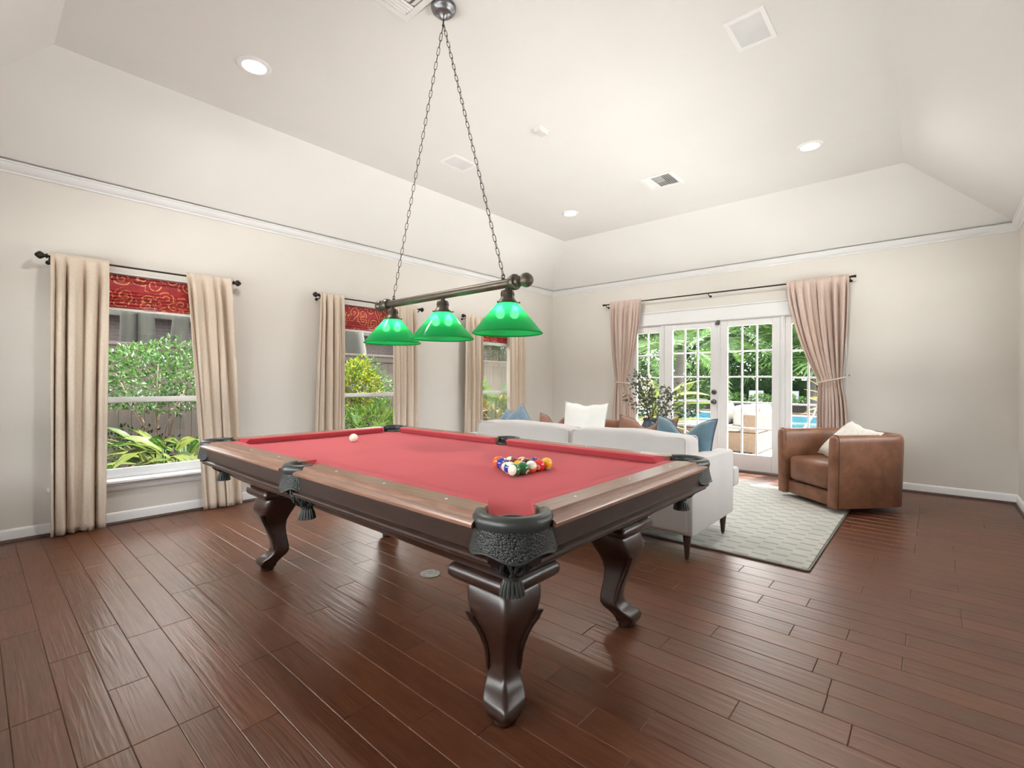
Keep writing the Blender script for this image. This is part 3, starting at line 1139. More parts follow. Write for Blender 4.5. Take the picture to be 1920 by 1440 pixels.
# --- legs
def leg_vf(sx, sy):
    S = [(0.476, 0.0, 0.100), (0.45, 0.012, 0.104), (0.415, 0.028, 0.104), (0.38, 0.040, 0.096), (0.345, 0.046, 0.082), (0.31, 0.045, 0.067), (0.27, 0.036, 0.055),
         (0.23, 0.024, 0.048), (0.19, 0.012, 0.045), (0.15, 0.003, 0.045), (0.12, 0.008, 0.049), (0.098, 0.030, 0.055), (0.078, 0.060, 0.060), (0.058, 0.078, 0.058),
         (0.040, 0.084, 0.050), (0.022, 0.080, 0.042)]
    secs = []
    for z, o, s in S:
        ring = rrect(s, s, s * 0.32, 4)
        dx = o * 0.7071
        secs.append([(sx * (x + dx), sy * (y + dx), z) for x, y in ring])
    V, F = loft(secs)
    if sx * sy < 0:
        F = [q[::-1] for q in F]
    return V, F


for sx in (-1, 1):
    for sy in (-1, 1):
        lx, ly = sx * PLX, sy * PLY
        lg = T('leg', move(leg_vf(sx, sy), lx, ly), smooth=1.2)
        # bolster moulding under the cabinet corner
        prof = [(0.120, 0.474), (0.140, 0.480), (0.150, 0.492), (0.152, 0.505), (0.150, 0.518), (0.140, 0.530), (0.120, 0.538)]
        secs = [[(lx + x, ly + y, z) for x, y in rrect(h_, h_, 0.018, 3)] for h_, z in prof]
        T('plinth', loft(secs), par=lg, smooth=0.9)
        T('foot_pad', move(lathe([(0.036, 0.0), (0.042, 0.006), (0.040, 0.024)], 20), lx + sx * 0.056, ly + sy * 0.056), par=lg, smooth=0.9)
        # carved scrolls down both flanks
        for k in (0, 1):
            path, rr = [], []
            for z, o, s in ((0.362, 0.043, 0.088), (0.372, 0.043, 0.097), (0.352, 0.044, 0.090), (0.325, 0.046, 0.075), (0.29, 0.041, 0.062), (0.25, 0.030, 0.0525), (0.21, 0.018, 0.047), (0.17, 0.007, 0.0455), (0.14, 0.003, 0.046)):
                dx = o * 0.7071
                p_ = (s * 0.985 + dx, -s * 0.80 + dx) if k == 0 else (-s * 0.80 + dx, s * 0.985 + dx)
                path.append((lx + sx * p_[0], ly + sy * p_[1], z))
                rr.append(0.011)
            rr[0], rr[1], rr[2] = 0.016, 0.018, 0.013
            rr[-1] = 0.006
            T('scroll', tube(path, rr, 8), par=lg, smooth=1.2)

# --- pockets
def pocket(px, py, ang, span, R, name_corner):
    """pocket opening towards -x before rotation by ang; span = half opening angle of the collar arc"""
    M = Matrix.Translation((px, py, 0)) @ Matrix.Rotation(ang, 4, 'Z')
    n = 22
    # collar
    secs = []
    ring = [(-0.020, 0.778), (-0.023, 0.80), (-0.018, 0.815), (-0.006, 0.821), (0.008, 0.819), (0.018, 0.810), (0.022, 0.796), (0.017, 0.780)]
    for i in range(n + 1):
        a = -span + 2 * span * i / n
        secs.append([((R + d) * cos(a), (R + d) * sin(a), z) for d, z in ring])
    col_ = T('pocket_collar', xf(loft(secs), M), 'pocket_leather', smooth=1.0)
    # shield flap
    sp2 = span * 0.88
    m = 8

    def flap(u, v_, off=0.0):
        a = (-1 + 2 * u) * sp2
        q = abs(-1 + 2 * u)
        flare = 0.004 + 0.014 * v_ ** 1.3
        rr_ = R + 0.012 + flare + off
        zb = 0.712 - 0.010 * cos(q * 3 * pi * 0.66) + 0.016 * max(0.0, q - 0.82) / 0.18
        z = 0.788 + (zb - 0.788) * v_
        aa = a * (1 - 0.10 * v_)
        if v_ < 0.01:
            rr_ = R + 0.018 + off
        return (rr_ * cos(aa), rr_ * sin(aa), z)
    A = grid(28, m, flap)
    B = grid(28, m, lambda u, v_: flap(u, v_, -0.006))
    nA = len(A[0])
    F = A[1] + [tuple(i + nA for i in q[::-1]) for q in B[1]]
    for i in range(28):
        a0, a1 = i * (m + 1), (i + 1) * (m + 1)
        F += [(a0 + m, a1 + m, a1 + m + nA, a0 + m + nA), (a1, a0, a0 + nA, a1 + nA)]
    for j in range(m):
        F += [(j, j + 1, j + 1 + nA, j + nA), (28 * (m + 1) + j + 1, 28 * (m + 1) + j, 28 * (m + 1) + j + nA, 28 * (m + 1) + j + 1 + nA)]
    sh = T('pocket_shield', xf((A[0] + B[0], F), M), 'tooled_leather', smooth=0.9)
    edge = [tuple(M @ Vector(flap(i / 28, 1.0, -0.002))) for i in range(29)]
    T('shield_edge', tube(edge, 0.004, 6), 'pocket_leather', par=sh, smooth=1.5)
    # net bag: crossing strands
    strands = []
    rp = [(0.050, 0.735), (0.060, 0.70), (0.066, 0.665), (0.066, 0.635), (0.058, 0.608), (0.042, 0.592), (0.026, 0.583)]
    for q in range(9):
        for d in (-1, 1):
            path = []
            for i in range(13):
                s_ = i / 12 * (len(rp) - 1)
                k = min(int(s_), len(rp) - 2)
                f_ = s_ - k
                r_ = rp[k][0] + (rp[k + 1][0] - rp[k][0]) * f_
                z_ = rp[k][1] + (rp[k + 1][1] - rp[k][1]) * f_
                a = 2 * pi * q / 9 + d * 0.95 * i / 12
                path.append((r_ * cos(a), r_ * sin(a), z_))
            strands.append(tube(path, 0.0058, 5))
    rings = [tube([(0.066 * cos(2 * pi * i / 24), 0.066 * sin(2 * pi * i / 24), 0.636) for i in range(24)], 0.004, 5, True),
             tube([(0.050 * cos(2 * pi * i / 24), 0.050 * sin(2 * pi * i / 24), 0.735) for i in range(24)], 0.008, 6, True)]
    net_c = Matrix.Translation((-0.012, 0, 0.042))
    T('pocket_net', xf(join(*strands, *rings), M @ net_c), 'pocket_leather', smooth=1.2)
    tas = [lathe([(0.026, 0.588), (0.028, 0.580), (0.024, 0.570), (0.026, 0.56)], 20)]
    for q in range(16):
        a = 2 * pi * q / 16
        tas.append(tube([(0.022 * cos(a), 0.022 * sin(a), 0.566), (0.029 * cos(a), 0.029 * sin(a), 0.545), (0.034 * cos(a), 0.034 * sin(a), 0.522)], [0.0045, 0.006, 0.0055], 6))
    T('tassel', xf(join(*tas), M @ net_c), 'pocket_leather', smooth=1.0)
    # leather lining of the hole
    rl_ = R - 0.021
    aa = min(span + 0.25, pi * 0.75)
    L1 = grid(24, 1, lambda u, v_: (rl_ * cos(aa * (2 * u - 1)), rl_ * sin(aa * (2 * u - 1)), 0.812 - 0.10 * v_))
    L2 = grid(24, 1, lambda u, v_: ((rl_ + 0.004) * cos(aa * (2 * u - 1)), (rl_ + 0.004) * sin(aa * (2 * u - 1)), 0.812 - 0.10 * v_))
    T('pocket_lining', xf(join(L1, (L2[0], [q[::-1] for q in L2[1]])), M), 'pocket_leather', smooth=2)
    # straps screwed to the apron ends
    for s_ in (-1, 1):
        a = s_ * (span * 0.80)
        c_, n_ = Vector((cos(a), sin(a), 0)), Vector((-sin(a), cos(a), 0)) * s_
        p0 = c_ * (R + 0.014)
        pts = [p0 + n_ * 0.0, p0 + n_ * 0.052]
        V = [(*(q + c_ * d_).to_2d(), z_) for q in pts for d_ in (0, 0.006) for z_ in (0.700, 0.785)]
        T('pocket_strap', xf((V, [(0, 1, 3, 2), (4, 6, 7, 5), (0, 4, 5, 1), (2, 3, 7, 6), (1, 5, 7, 3), (0, 2, 6, 4)]), M), 'pocket_leather')


for sx in (-1, 1):
    for sy in (-1, 1):
        pocket(sx * (TA - 0.130), sy * (TB - 0.130), atan2(sy, sx), rad(100), 0.098, True)
for sy in (-1, 1):
    pocket(0, sy * (TB - 0.085), sy * pi / 2, rad(88), 0.074, False)

# ------------------------------------------------------------------ balls
BR = 0.02858
BCOL = {1: (0.78, 0.42, 0.01), 2: (0.01, 0.03, 0.33), 3: (0.62, 0.015, 0.015), 4: (0.055, 0.015, 0.16), 5: (0.85, 0.12, 0.02), 6: (0.004, 0.14, 0.035), 7: (0.16, 0.012, 0.015), 8: (0.01, 0.01, 0.01)}
BNAME = {1: 'yellow', 2: 'blue', 3: 'red', 4: 'purple', 5: 'orange', 6: 'green', 7: 'maroon', 8: 'black'}
IVORY = (0.80, 0.74, 0.62)


def ball_mat(name, col, stripe):
    t = NT(name)
    tc = t.add('TexCoord')
    sp = t.add('SeparateXYZ', i_0=tc.outputs['Object'])
    n = t.noise(tc.outputs['Object'], 20, 2)
    if stripe:
        f = t.math('LESS_THAN', t.math('ABSOLUTE', sp.outputs[2]), BR * 0.56)
        c = t.mix(f, IVORY, col)
    else:
        c = t.mix(0.0, col, col)
    c = t.mix(t.math('MULTIPLY', n, 0.06), c, (0.3, 0.25, 0.2))
    b = t.bsdf(Base_Color=c, Roughness=0.09)
    b.inputs['Coat Weight'].default_value = 0.4
    MATS[name] = t.m


ball_mat('ball_cue', IVORY, False)
pbr('ball_spot', IVORY, 0.1, 0.02)
pbr('ball_digit', (0.02, 0.02, 0.02), 0.3, 0.02)
bsph = new_mesh('ball', sphere(BR, 32, 20), None, 3.2)


def cap_vf(a, lift=0.0003):
    R = BR + lift
    return lathe([(1e-5, R)] + [(R * sin(a * i / 5), R * cos(a * i / 5)) for i in range(1, 6)], 20, False)


spot_me = new_mesh('number_spot', cap_vf(0.42), 'ball_spot', 3.2)
DIG = {}


def digit_mesh(num):
    cu = bpy.data.curves.new('number', 'FONT')
    cu.body = str(num)
    cu.size = 0.012 if num < 10 else 0.0095
    cu.align_x = 'CENTER'
    cu.align_y = 'CENTER'
    cu.extrude = 0.0004
    o = bpy.data.objects.new('tmp_number', cu)
    COL.objects.link(o)
    bpy.context.view_layer.update()
    me = bpy.data.meshes.new_from_object(o.evaluated_get(bpy.context.evaluated_depsgraph_get()))
    bpy.data.objects.remove(o)
    bpy.data.curves.remove(cu)
    for v_ in me.vertices:       # wrap onto the sphere
        x, y, z = v_.co
        d = sqrt(max(1e-9, BR * BR - x * x - y * y))
        v_.co = (x, y, d + 0.0006 + z)
    me.materials.clear()
    me.materials.append(MATS['ball_digit'])
    return me


def make_ball(num, loc, rot, label):
    o = bpy.data.objects.new('billiard_ball', bsph.copy())
    COL.objects.link(o)
    nm = 'ball_cue' if num == 0 else f'ball_{num}'
    if nm not in MATS:
        ball_mat(nm, BCOL[num if num <= 8 else num - 8], num > 8)
    o.data.materials.clear()
    o.data.materials.append(MATS[nm])
    o.location = loc
    o.rotation_euler = rot
    tag(o, label, 'ball', 'balls on the red table')
    if num:
        for sgn in (0, pi):
            s_ = link('number_spot', spot_me, o)
            s_.rotation_euler = (pi / 2, 0, sgn)
            d_ = link('number', DIG.setdefault(num, None) or digit_mesh(num), o)
            DIG[num] = d_.data
            d_.rotation_euler = (pi / 2, 0, sgn)
    return o


make_ball(0, (-2.947, 1.724, ZB + BR), (0, 0, 0), 'plain ivory cue ball alone at the far end of the cloth')
rows = [[14, 6, 13, 3, 1], [10, 9, 8, 4], [12, 7, 11], [2, 15], [5]]
xr0, yr0, dd = -1.367, 1.570, 2 * BR + 0.0004
brng = random.Random(5)
where = {14: 'at the nearest corner of the rack, beside solid green', 6: 'between the green striped and the orange striped ball', 13: 'in the middle of the row facing the pocket', 3: 'between the orange striped and the yellow ball', 1: 'at the right-hand corner of the rack',
         10: 'behind the nearest green striped ball', 9: 'behind the solid green ball', 8: 'deep inside the rack', 4: 'behind the red and yellow balls', 12: 'on the left edge of the rack', 7: 'in the centre of the rack', 11: 'at the back of the rack', 2: 'on the left edge near the apex', 15: 'near the apex, at the back', 5: 'at the far left apex of the rack'}
rots = {14: (rad(78), rad(-8), rad(6)), 13: (rad(35), rad(30), 0.4), 6: (0.5, 0.3, 1.9), 3: (0.2, 0.35, 0.55), 1: (1.2, 0.6, 2.2)}
for i, rw in enumerate(rows):
    for j, num in enumerate(rw):
        x = xr0 - i * dd * sqrt(3) / 2
        y = yr0 + i * dd / 2 + j * dd
        r_ = rots.get(num, (brng.uniform(0, 6), brng.uniform(0, 6), brng.uniform(0, 6)))
        cname = BNAME[num if num <= 8 else num - 8]
        make_ball(num, (x, y, ZB + BR), r_, f"{cname} {'striped' if num > 8 else 'solid'} ball {where[num]}")
# ------------------------------------------------------------------ billiard light
pbr('lamp_bronze', (0.105, 0.088, 0.072), 0.38, 0.15, 25, metal=0.75)
pbr('chain_bronze', (0.06, 0.048, 0.04), 0.4, 0.1, 40, metal=0.8)
pbr('canopy_pewter', (0.22, 0.22, 0.235), 0.33, 0.1, 25, metal=0.9)
t = NT('green_glass')
tr = t.add('BsdfTranslucent', i_Color=(0.014, 0.50, 0.11))
tp = t.add('BsdfTransparent', i_Color=(0.30, 0.92, 0.62))
p = t.add('BsdfPrincipled', i_Base_Color=(0.004, 0.26, 0.10), i_Roughness=0.08)
m1 = t.add('MixShader', i_0=0.07)
t.t.links.new(tr.outputs[0], m1.inputs[1])
t.t.links.new(tp.outputs[0], m1.inputs[2])
m2 = t.add('MixShader', i_0=0.30)
t.t.links.new(m1.outputs[0], m2.inputs[1])
t.t.links.new(p.outputs[0], m2.inputs[2])
t.t.links.new(m2.outputs[0], t.out.inputs[0])
MATS['green_glass'] = t.m
emit('bulb_glow', (1.0, 0.93, 0.80), 6.0)

LY, LZ, LX = 1.81, 1.690, -2.135
lamp = thing('billiard_light', 'bronze bar light with three green glass shades hung on chains over the table', 'pendant light', (LX, LY, HC))
LP = lambda n_, vf, m='lamp_bronze', par=None, sm=0.9: ob(n_, vf, m, par or lamp, True, smooth=sm)
AX = Matrix.Translation((LX, LY, LZ)) @ Matrix.Rotation(pi / 2, 4, 'Y')
bar = LP('bar', xf(lathe([(0.0235, -0.535), (0.0235, 0.535)], 28), AX))
fin = [(0.024, 0.530), (0.034, 0.532), (0.038, 0.545), (0.041, 0.556), (0.038, 0.568), (0.028, 0.572), (0.030, 0.582), (0.027, 0.590), (0.020, 0.594), (0.022, 0.600)]
ballp = [(0.012, 0.598)] + [(0.036 * sin(rad(a)), 0.632 - 0.036 * cos(rad(a))) for a in range(24, 181, 13)]
LP('finial', xf(lathe(fin + ballp[1:], 28), AX))
LP('finial', xf(lathe([(r_, -z_) for r_, z_ in (fin + ballp[1:])][::-1], 28), AX))
can_prof = [(0.0001, HC - 0.078), (0.010, HC - 0.078), (0.013, HC - 0.070), (0.022, HC - 0.064), (0.028, HC - 0.052), (0.048, HC - 0.046), (0.052, HC - 0.034), (0.066, HC - 0.028), (0.072, HC - 0.014), (0.072, HC - 0.001)]
LP('canopy', move(lathe(can_prof, 36), LX, LY), 'canopy_pewter')
LP('hook', tube([(LX, LY, HC - 0.07), (LX, LY, HC - 0.095), (LX - 0.008, LY, HC - 0.107), (LX, LY, HC - 0.117), (LX + 0.008, LY, HC - 0.108)], 0.004, 8), 'chain_bronze')
# chains: one mesh shared by every link
lw, ll, lr = 0.0075, 0.0125, 0.0018
ring = []
for i in range(20):
    a = 2 * pi * i / 20
    ring.append((lw * cos(a), 0, lw * 1.2 * sin(a) + (ll if sin(a) >= 0 else -ll)))
link_me = new_mesh('chain_link', tube(ring, lr, 6, True), 'chain_bronze', 1.5)
topz = HC - 0.11
for s in (-1, 1):
    a_ = Vector((LX + s * 0.004, LY, topz))
    b_ = Vector((LX + s * 0.478, LY, LZ + 0.045))
    dv = b_ - a_
    n = int(dv.length / 0.0385)
    q0 = dv.to_track_quat('Z', 'X')
    for i in range(n):
        o = link('chain_link', link_me, lamp)
        o.matrix_parent_inverse = lamp.matrix_basis.inverted()
        o.location = a_ + dv * (i + 0.5) / n
        o.rotation_mode = 'QUATERNION'
        o.rotation_quaternion = q0 @ Matrix.Rotation((pi / 2 if i % 2 else 0) + 0.5, 3, 'Z').to_quaternion()
    LP('bar_hook', join(tube([(b_.x, LY, LZ + 0.022), (b_.x, LY, LZ + 0.03)], 0.009, 10),
                        tube([(b_.x + 0.009 * cos(2 * pi * i / 14), LY, LZ + 0.040 + 0.010 * sin(2 * pi * i / 14)) for i in range(14)], 0.0028, 6, True)), 'chain_bronze')
for k, dx in enumerate((-0.49, 0.005, 0.508)):
    cx = LX + dx
    fit = [(0.012, LZ - 0.020), (0.013, LZ - 0.032), (0.030, LZ - 0.036), (0.034, LZ - 0.044), (0.034, LZ - 0.072), (0.038, LZ - 0.078), (0.044, LZ - 0.088), (0.052, LZ - 0.096), (0.054, LZ - 0.106), (0.050, LZ - 0.110)]
    fi = LP('fitter', move(lathe(fit, 32), cx, LY), par=None)
    slots = []
    for q in range(16):
        a = 2 * pi * q / 16
        M = Matrix.Translation((cx, LY, LZ - 0.058)) @ Matrix.Rotation(a, 4, 'Z')
        slots.append(xf(box(0.033, 0.0352, -0.0035, 0.0035, -0.007, 0.007), M))
    ob('gallery_slots', join(*slots), 'chain_bronze', fi, True)
    for a in (0.4, 2.5, 4.6):
        M = Matrix.Translation((cx, LY, LZ - 0.101)) @ Matrix.Rotation(a, 4, 'Z') @ Matrix.Rotation(pi / 2, 4, 'Y')
        ob('thumb_screw', xf(lathe([(0.002, 0.05), (0.002, 0.062), (0.004, 0.062), (0.004, 0.068)], 8), M), 'chain_bronze', fi, True)
    zt, zb = LZ - 0.100, LZ - 0.252
    sp = []
    for i in range(15):
        u = i / 14
        sp.append((0.050 + (0.178 - 0.050) * (u ** 0.96), zt + (zb - zt) * u))
    outer = sp
    sh = LP('lamp_shade', move(lathe(outer, 168, False, rfn=lambda i: 1.0 + (0.004 if i % 2 else -0.004)), cx, LY), 'green_glass', sm=0.5)
    LP('shade_rim', tube([(cx + 0.1775 * cos(2 * pi * i / 72), LY + 0.1775 * sin(2 * pi * i / 72), zb - 0.002) for i in range(72)], 0.0034, 8, True), 'green_glass', par=sh, sm=2)
    M0 = Vector((cx, LY, 0))
    for s in (-1, 1):
        off = Vector((cos(YAW), sin(YAW), 0)) * 0.036 * s + Vector((sin(YAW), -cos(YAW), 0)) * 0.022
        bz = LZ - 0.152
        bo = ob('bulb', move(lathe([(0.0001, -0.032), (0.012, -0.029), (0.020, -0.020), (0.023, -0.008), (0.021, 0.006), (0.013, 0.020), (0.010, 0.034)], 18), M0.x + off.x, M0.y + off.y, bz), 'bulb_glow', lamp, True, smooth=2)
        pl = bpy.data.lights.new('bulb_light', 'POINT')
        pl.energy = BULB_W
        pl.color = (1.0, 0.93, 0.80)
        pl.shadow_soft_size = 0.005
        lo = bpy.data.objects.new('bulb_light', pl)
        COL.objects.link(lo)
        lo.parent = lamp
        lo.matrix_parent_inverse = lamp.matrix_basis.inverted()
        lo.location = (M0.x + off.x + sin(YAW) * 0.030, M0.y + off.y - cos(YAW) * 0.030, bz)

# ------------------------------------------------------------------ ceiling fittings
pbr('fixture_white', (0.82, 0.82, 0.82), 0.45, 0.02, 5)
pbr('grille_cloth', (0.70, 0.71, 0.72), 0.7, 0.06, 4, 0.3, 700, 0.001)
pbr('vent_dark', (0.17, 0.17, 0.17), 0.7, 0.1, 5)
pbr('vent_grey', (0.42, 0.42, 0.42), 0.7, 0.05, 5)
pbr('detector_plastic', (0.66, 0.655, 0.63), 0.5, 0.03, 8)
emit('can_glow', (1.0, 0.985, 0.96), 4.0)
for x, y, lab in ((-3.516, 1.293, 'round recessed ceiling light above the left window wall, nearest to the camera'), (-3.514, 5.11, 'small round recessed ceiling light farthest away, over the sofa corner'),
                  (-0.85, 5.078, 'round recessed ceiling light near the sloping ceiling on the right')):
    r_ = thing('recessed_light', lab, 'ceiling light', (x, y, HC), group='recessed ceiling lights')
    tr_prof = [(0.074, -0.002), (0.076, -0.012), (0.086, -0.014), (0.100, -0.010), (0.108, -0.004), (0.108, -0.0005)]
    ob('trim_ring', lathe(tr_prof, 40, False), 'fixture_white', r_, smooth=1)
    ob('lens', lathe([(0.0001, -0.010), (0.04, -0.009), (0.0755, -0.004)], 36, False), 'can_glow', r_, smooth=2)
    al = bpy.data.lights.new('recessed_lamp', 'AREA')
    al.shape = 'DISK'
    al.size = 0.15
    al.energy = CAN_W
    al.color = (1.0, 0.96, 0.90)
    al.spread = rad(170)
    lo = bpy.data.objects.new('recessed_lamp', al)
    COL.objects.link(lo)
    lo.parent = r_
    lo.location = (0, 0, -0.016)
for x, y, lab in ((-0.849, 3.17, 'square white ceiling speaker above the right side of the room'), (-3.545, 3.21, 'square white ceiling speaker behind the left lamp chain')):
    r_ = thing('ceiling_speaker', lab, 'speaker', (x, y, HC), group='ceiling speakers')
    hx, hy = 0.112, 0.158
    ob('frame', join(box(-hx, hx, -hy, -hy + 0.028, -0.008, -0.0005), box(-hx, hx, hy - 0.028, hy, -0.008, -0.0005),
                     box(-hx, -hx + 0.026, -hy + 0.028, hy - 0.028, -0.008, -0.0005), box(hx - 0.026, hx, -hy + 0.028, hy - 0.028, -0.008, -0.0005)), 'fixture_white', r_)
    ob('grille', loft([[(x_, y_, z_) for x_, y_ in rrect(hx - 0.024 - i_, hy - 0.026 - i_, 0.02, 4)] for i_, z_ in ((0, -0.001), (0.0, -0.004), (0.016, -0.007))]), 'grille_cloth', r_, smooth=0.8)
for y, lab in ((4.92, 'square white supply air vent in front of the far ceiling slope'), (1.555, 'square white supply air vent beside the pendant canopy, cut by the frame top')):
    r_ = thing('air_vent', lab, 'vent', (-2.205, y, HC), group='ceiling air vents')
    h = 0.178
    ob('frame', join(box(-h, h, -h, -h + 0.034, -0.010, -0.0005), box(-h, h, h - 0.034, h, -0.010, -0.0005), box(-h, -h + 0.034, -h + 0.034, h - 0.034, -0.010, -0.0005), box(h - 0.034, h, -h + 0.034, h - 0.034, -0.010, -0.0005)), 'fixture_white', r_)
    ob('backing', box(-h + 0.03, h - 0.03, -h + 0.03, h - 0.03, -0.002, -0.0005), 'vent_dark', r_)

    def slat(x0, x1, y0, y1, along):
        th = 0.004
        if along == 'y':
            return [(x0, y0, -0.003), (x1, y0, -0.012), (x1, y1, -0.012), (x0, y1, -0.003), (x0, y0, -0.001), (x1, y0, -0.009), (x1, y1, -0.009), (x0, y1, -0.001)], list(BOXF)
        return [(x0, y0, -0.003), (x1, y0, -0.003), (x1, y1, -0.012), (x0, y1, -0.012), (x0, y0, -0.001), (x1, y0, -0.001), (x1, y1, -0.009), (x0, y1, -0.009)], list(BOXF)
    for i in range(4):
        ob('slat', slat(h - 0.040 - 0.022 * i - 0.011, h - 0.040 - 0.022 * i, -h + 0.036, h - 0.036, 'y'), 'fixture_white', r_)
        ob('slat', slat(-h + 0.040 + 0.022 * i + 0.011, -h + 0.040 + 0.022 * i, -h + 0.036, h - 0.036, 'y'), 'fixture_white', r_)
    for i in range(4):
        ob('slat', slat(-0.048, 0.048, -h + 0.04 + 0.036 * i, -h + 0.066 + 0.036 * i, 'x'), 'vent_grey', r_)
    for i in range(4):
        ob('slat', slat(-0.048, 0.048, h - 0.04 - 0.036 * i, h - 0.066 - 0.036 * i, 'x'), 'fixture_white', r_)
sd = thing('smoke_detector', 'small pale box detector on the flat ceiling', 'detector', (-2.545, 3.25, HC))
ob('housing', box(-0.038, 0.038, -0.055, 0.055, -0.034, -0.001), 'detector_plastic', sd, bevel=0.007, bseg=2)
ob('mounting_plate', box(-0.046, 0.046, -0.062, 0.062, -0.006, -0.0005), 'fixture_white', sd, bevel=0.002)
# round floor socket under the table
pbr('socket_metal', (0.30, 0.285, 0.26), 0.45, 0.12, 30, metal=0.4)
fo = thing('floor_outlet', 'round grey metal cover of a floor socket beside the near table leg', 'outlet', (-2.327, 1.885, 0))
ob('cover', lathe([(0.060, 0.0008), (0.061, 0.004), (0.052, 0.008), (0.040, 0.0085), (0.039, 0.0065), (0.036, 0.0065), (0.035, 0.0085), (0.0001, 0.0085)], 40, False), 'socket_metal', fo, smooth=0.5)
for a in (0.5, 0.5 + pi):
    M = Matrix.Rotation(a, 4, 'Z')
    ob('lid_slot', xf(box(-0.016, 0.016, 0.010, 0.016, 0.008, 0.0095), M), 'door_metal', fo)
ob('screw', move(lathe([(0.004, 0.008), (0.004, 0.0098)], 10), 0.0, 0.046), 'door_metal', fo)
ob('screw', move(lathe([(0.004, 0.008), (0.004, 0.0098)], 10), 0.0, -0.046), 'door_metal', fo)
# ------------------------------------------------------------------ rug
t = NT('rug_wool')
tc = t.add('TexCoord')
sp = t.add('SeparateXYZ', i_0=tc.outputs['Object'])
row = t.math('ADD', t.math('DIVIDE', sp.outputs[1], 0.075), 100.0)
shift = t.math('MULTIPLY', t.math('MODULO', t.math('FLOOR', row), 2.0), 0.5)
u_ = t.math('FRACT', t.math('ADD', t.math('ADD', t.math('DIVIDE', sp.outputs[0], 0.21), 40.0), shift))
vv = t.math('FRACT', row)
col_on = t.math('LESS_THAN', u_, 0.48)
dash = t.math('MULTIPLY', col_on, t.math('LESS_THAN', vv, 0.30))
raised = t.math('MULTIPLY', col_on, t.math('GREATER_THAN', vv, 0.30))
fz = t.noise(tc.outputs['Object'], 220, 3)
fz2 = t.noise(tc.outputs['Object'], 5, 3)
c = t.ramp(t.math('MULTIPLY_ADD', fz2, 0.5, t.math('MULTIPLY', fz, 0.5)), [(0.3, (0.42, 0.42, 0.39)), (0.7, (0.56, 0.56, 0.525))])
c = t.mix(t.math('MULTIPLY', dash, 0.6), c, (0.21, 0.205, 0.185))
hgt = t.math('ADD', t.math('MULTIPLY', raised, 0.8), t.math('MULTIPLY', fz, 0.35))
b = t.bsdf(Base_Color=c, Roughness=0.95, Normal=t.bump(hgt, 0.8, 0.006))
b.inputs['Specular IOR Level'].default_value = 0.1
MATS['rug_wool'] = t.m
pbr('rug_binding', (0.23, 0.225, 0.205), 0.95, 0.1, 60)
rug = thing('area_rug', 'grey woven area rug with raised dashes under the seating group', 'rug', (-2.2, 4.78, 0))
ob('rug_pile', box(-1.62, 1.61, -1.28, 1.27, 0.0012, 0.014), 'rug_wool', rug, bevel=0.004)
bp = [(x, y, 0.007) for x, y in rrect(1.622, 1.282, 0.02, 3)]
ob('rug_binding', move(tube(bp, 0.0062, 6, True), -0.004, -0.004), 'rug_binding', rug, smooth=2)

# ------------------------------------------------------------------ sofa
pbr('sofa_linen', (0.465, 0.44, 0.43), 0.85, 0.03, 4, 0.10, 500, 0.001, spec=0.15, sheen=0.2)
pbr('sofa_piping', (0.58, 0.545, 0.515), 0.85, 0.03, 4)
pbr('walnut_leg', (0.045, 0.022, 0.015), 0.4, 0.2, 20)
SX0, SX1, SY0, SY1 = -3.45, -1.17, 3.105, 4.02
sofa = thing('sofa', 'off-white linen sofa with two back cushions, seen from behind', 'sofa', ((SX0 + SX1) / 2, (SY0 + SY1) / 2, 0))
S = lambda n_, vf, m='sofa_linen', par=None, **k: ob(n_, vf, m, par or sofa, True, **k)
S('seat_base', box(SX0 + 0.13, SX1 - 0.13, SY0 + 0.15, SY1 + 0.03, 0.185, 0.375), smooth=1.0, bevel=0.02, bseg=3)
S('back_frame', box(SX0 + 0.02, SX1 - 0.02, SY0, SY0 + 0.17, 0.18, 0.690), smooth=1.0, bevel=0.028, bseg=3)
for x0, x1 in ((SX0, SX0 + 0.135), (SX1 - 0.135, SX1)):
    secs = []
    for y_, zt_ in ((SY0 + 0.004, 0.690), (SY0 + 0.3, 0.684), (SY0 + 0.6, 0.676), (SY1 - 0.06, 0.668)):
        secs.append([(x, y_, z) for x, z in ((x0, 0.18), (x1, 0.18), (x1, zt_ - 0.01), (x1 - 0.02, zt_), (x0 + 0.02, zt_), (x0, zt_ - 0.012))])
    S('arm', loft(secs), smooth=0.8, bevel=0.016, bseg=3)
for x, y in ((SX0 + 0.06, SY0 + 0.06), (SX1 - 0.055, SY0 + 0.055), (SX0 + 0.06, SY1 - 0.14), (SX1 - 0.055, SY1 - 0.14)):
    z0 = 0.0002 if y < 3.49 else 0.0145
    lg = S('leg', move(lathe([(0.012, z0 + 0.012), (0.014, z0 + 0.02), (0.028, 0.178), (0.028, 0.186)], 18), x, y), 'walnut_leg', smooth=0.8)
    S('glide', move(lathe([(0.008, z0), (0.010, z0 + 0.006), (0.006, z0 + 0.013)], 12), x, y), 'bolt_metal', lg)


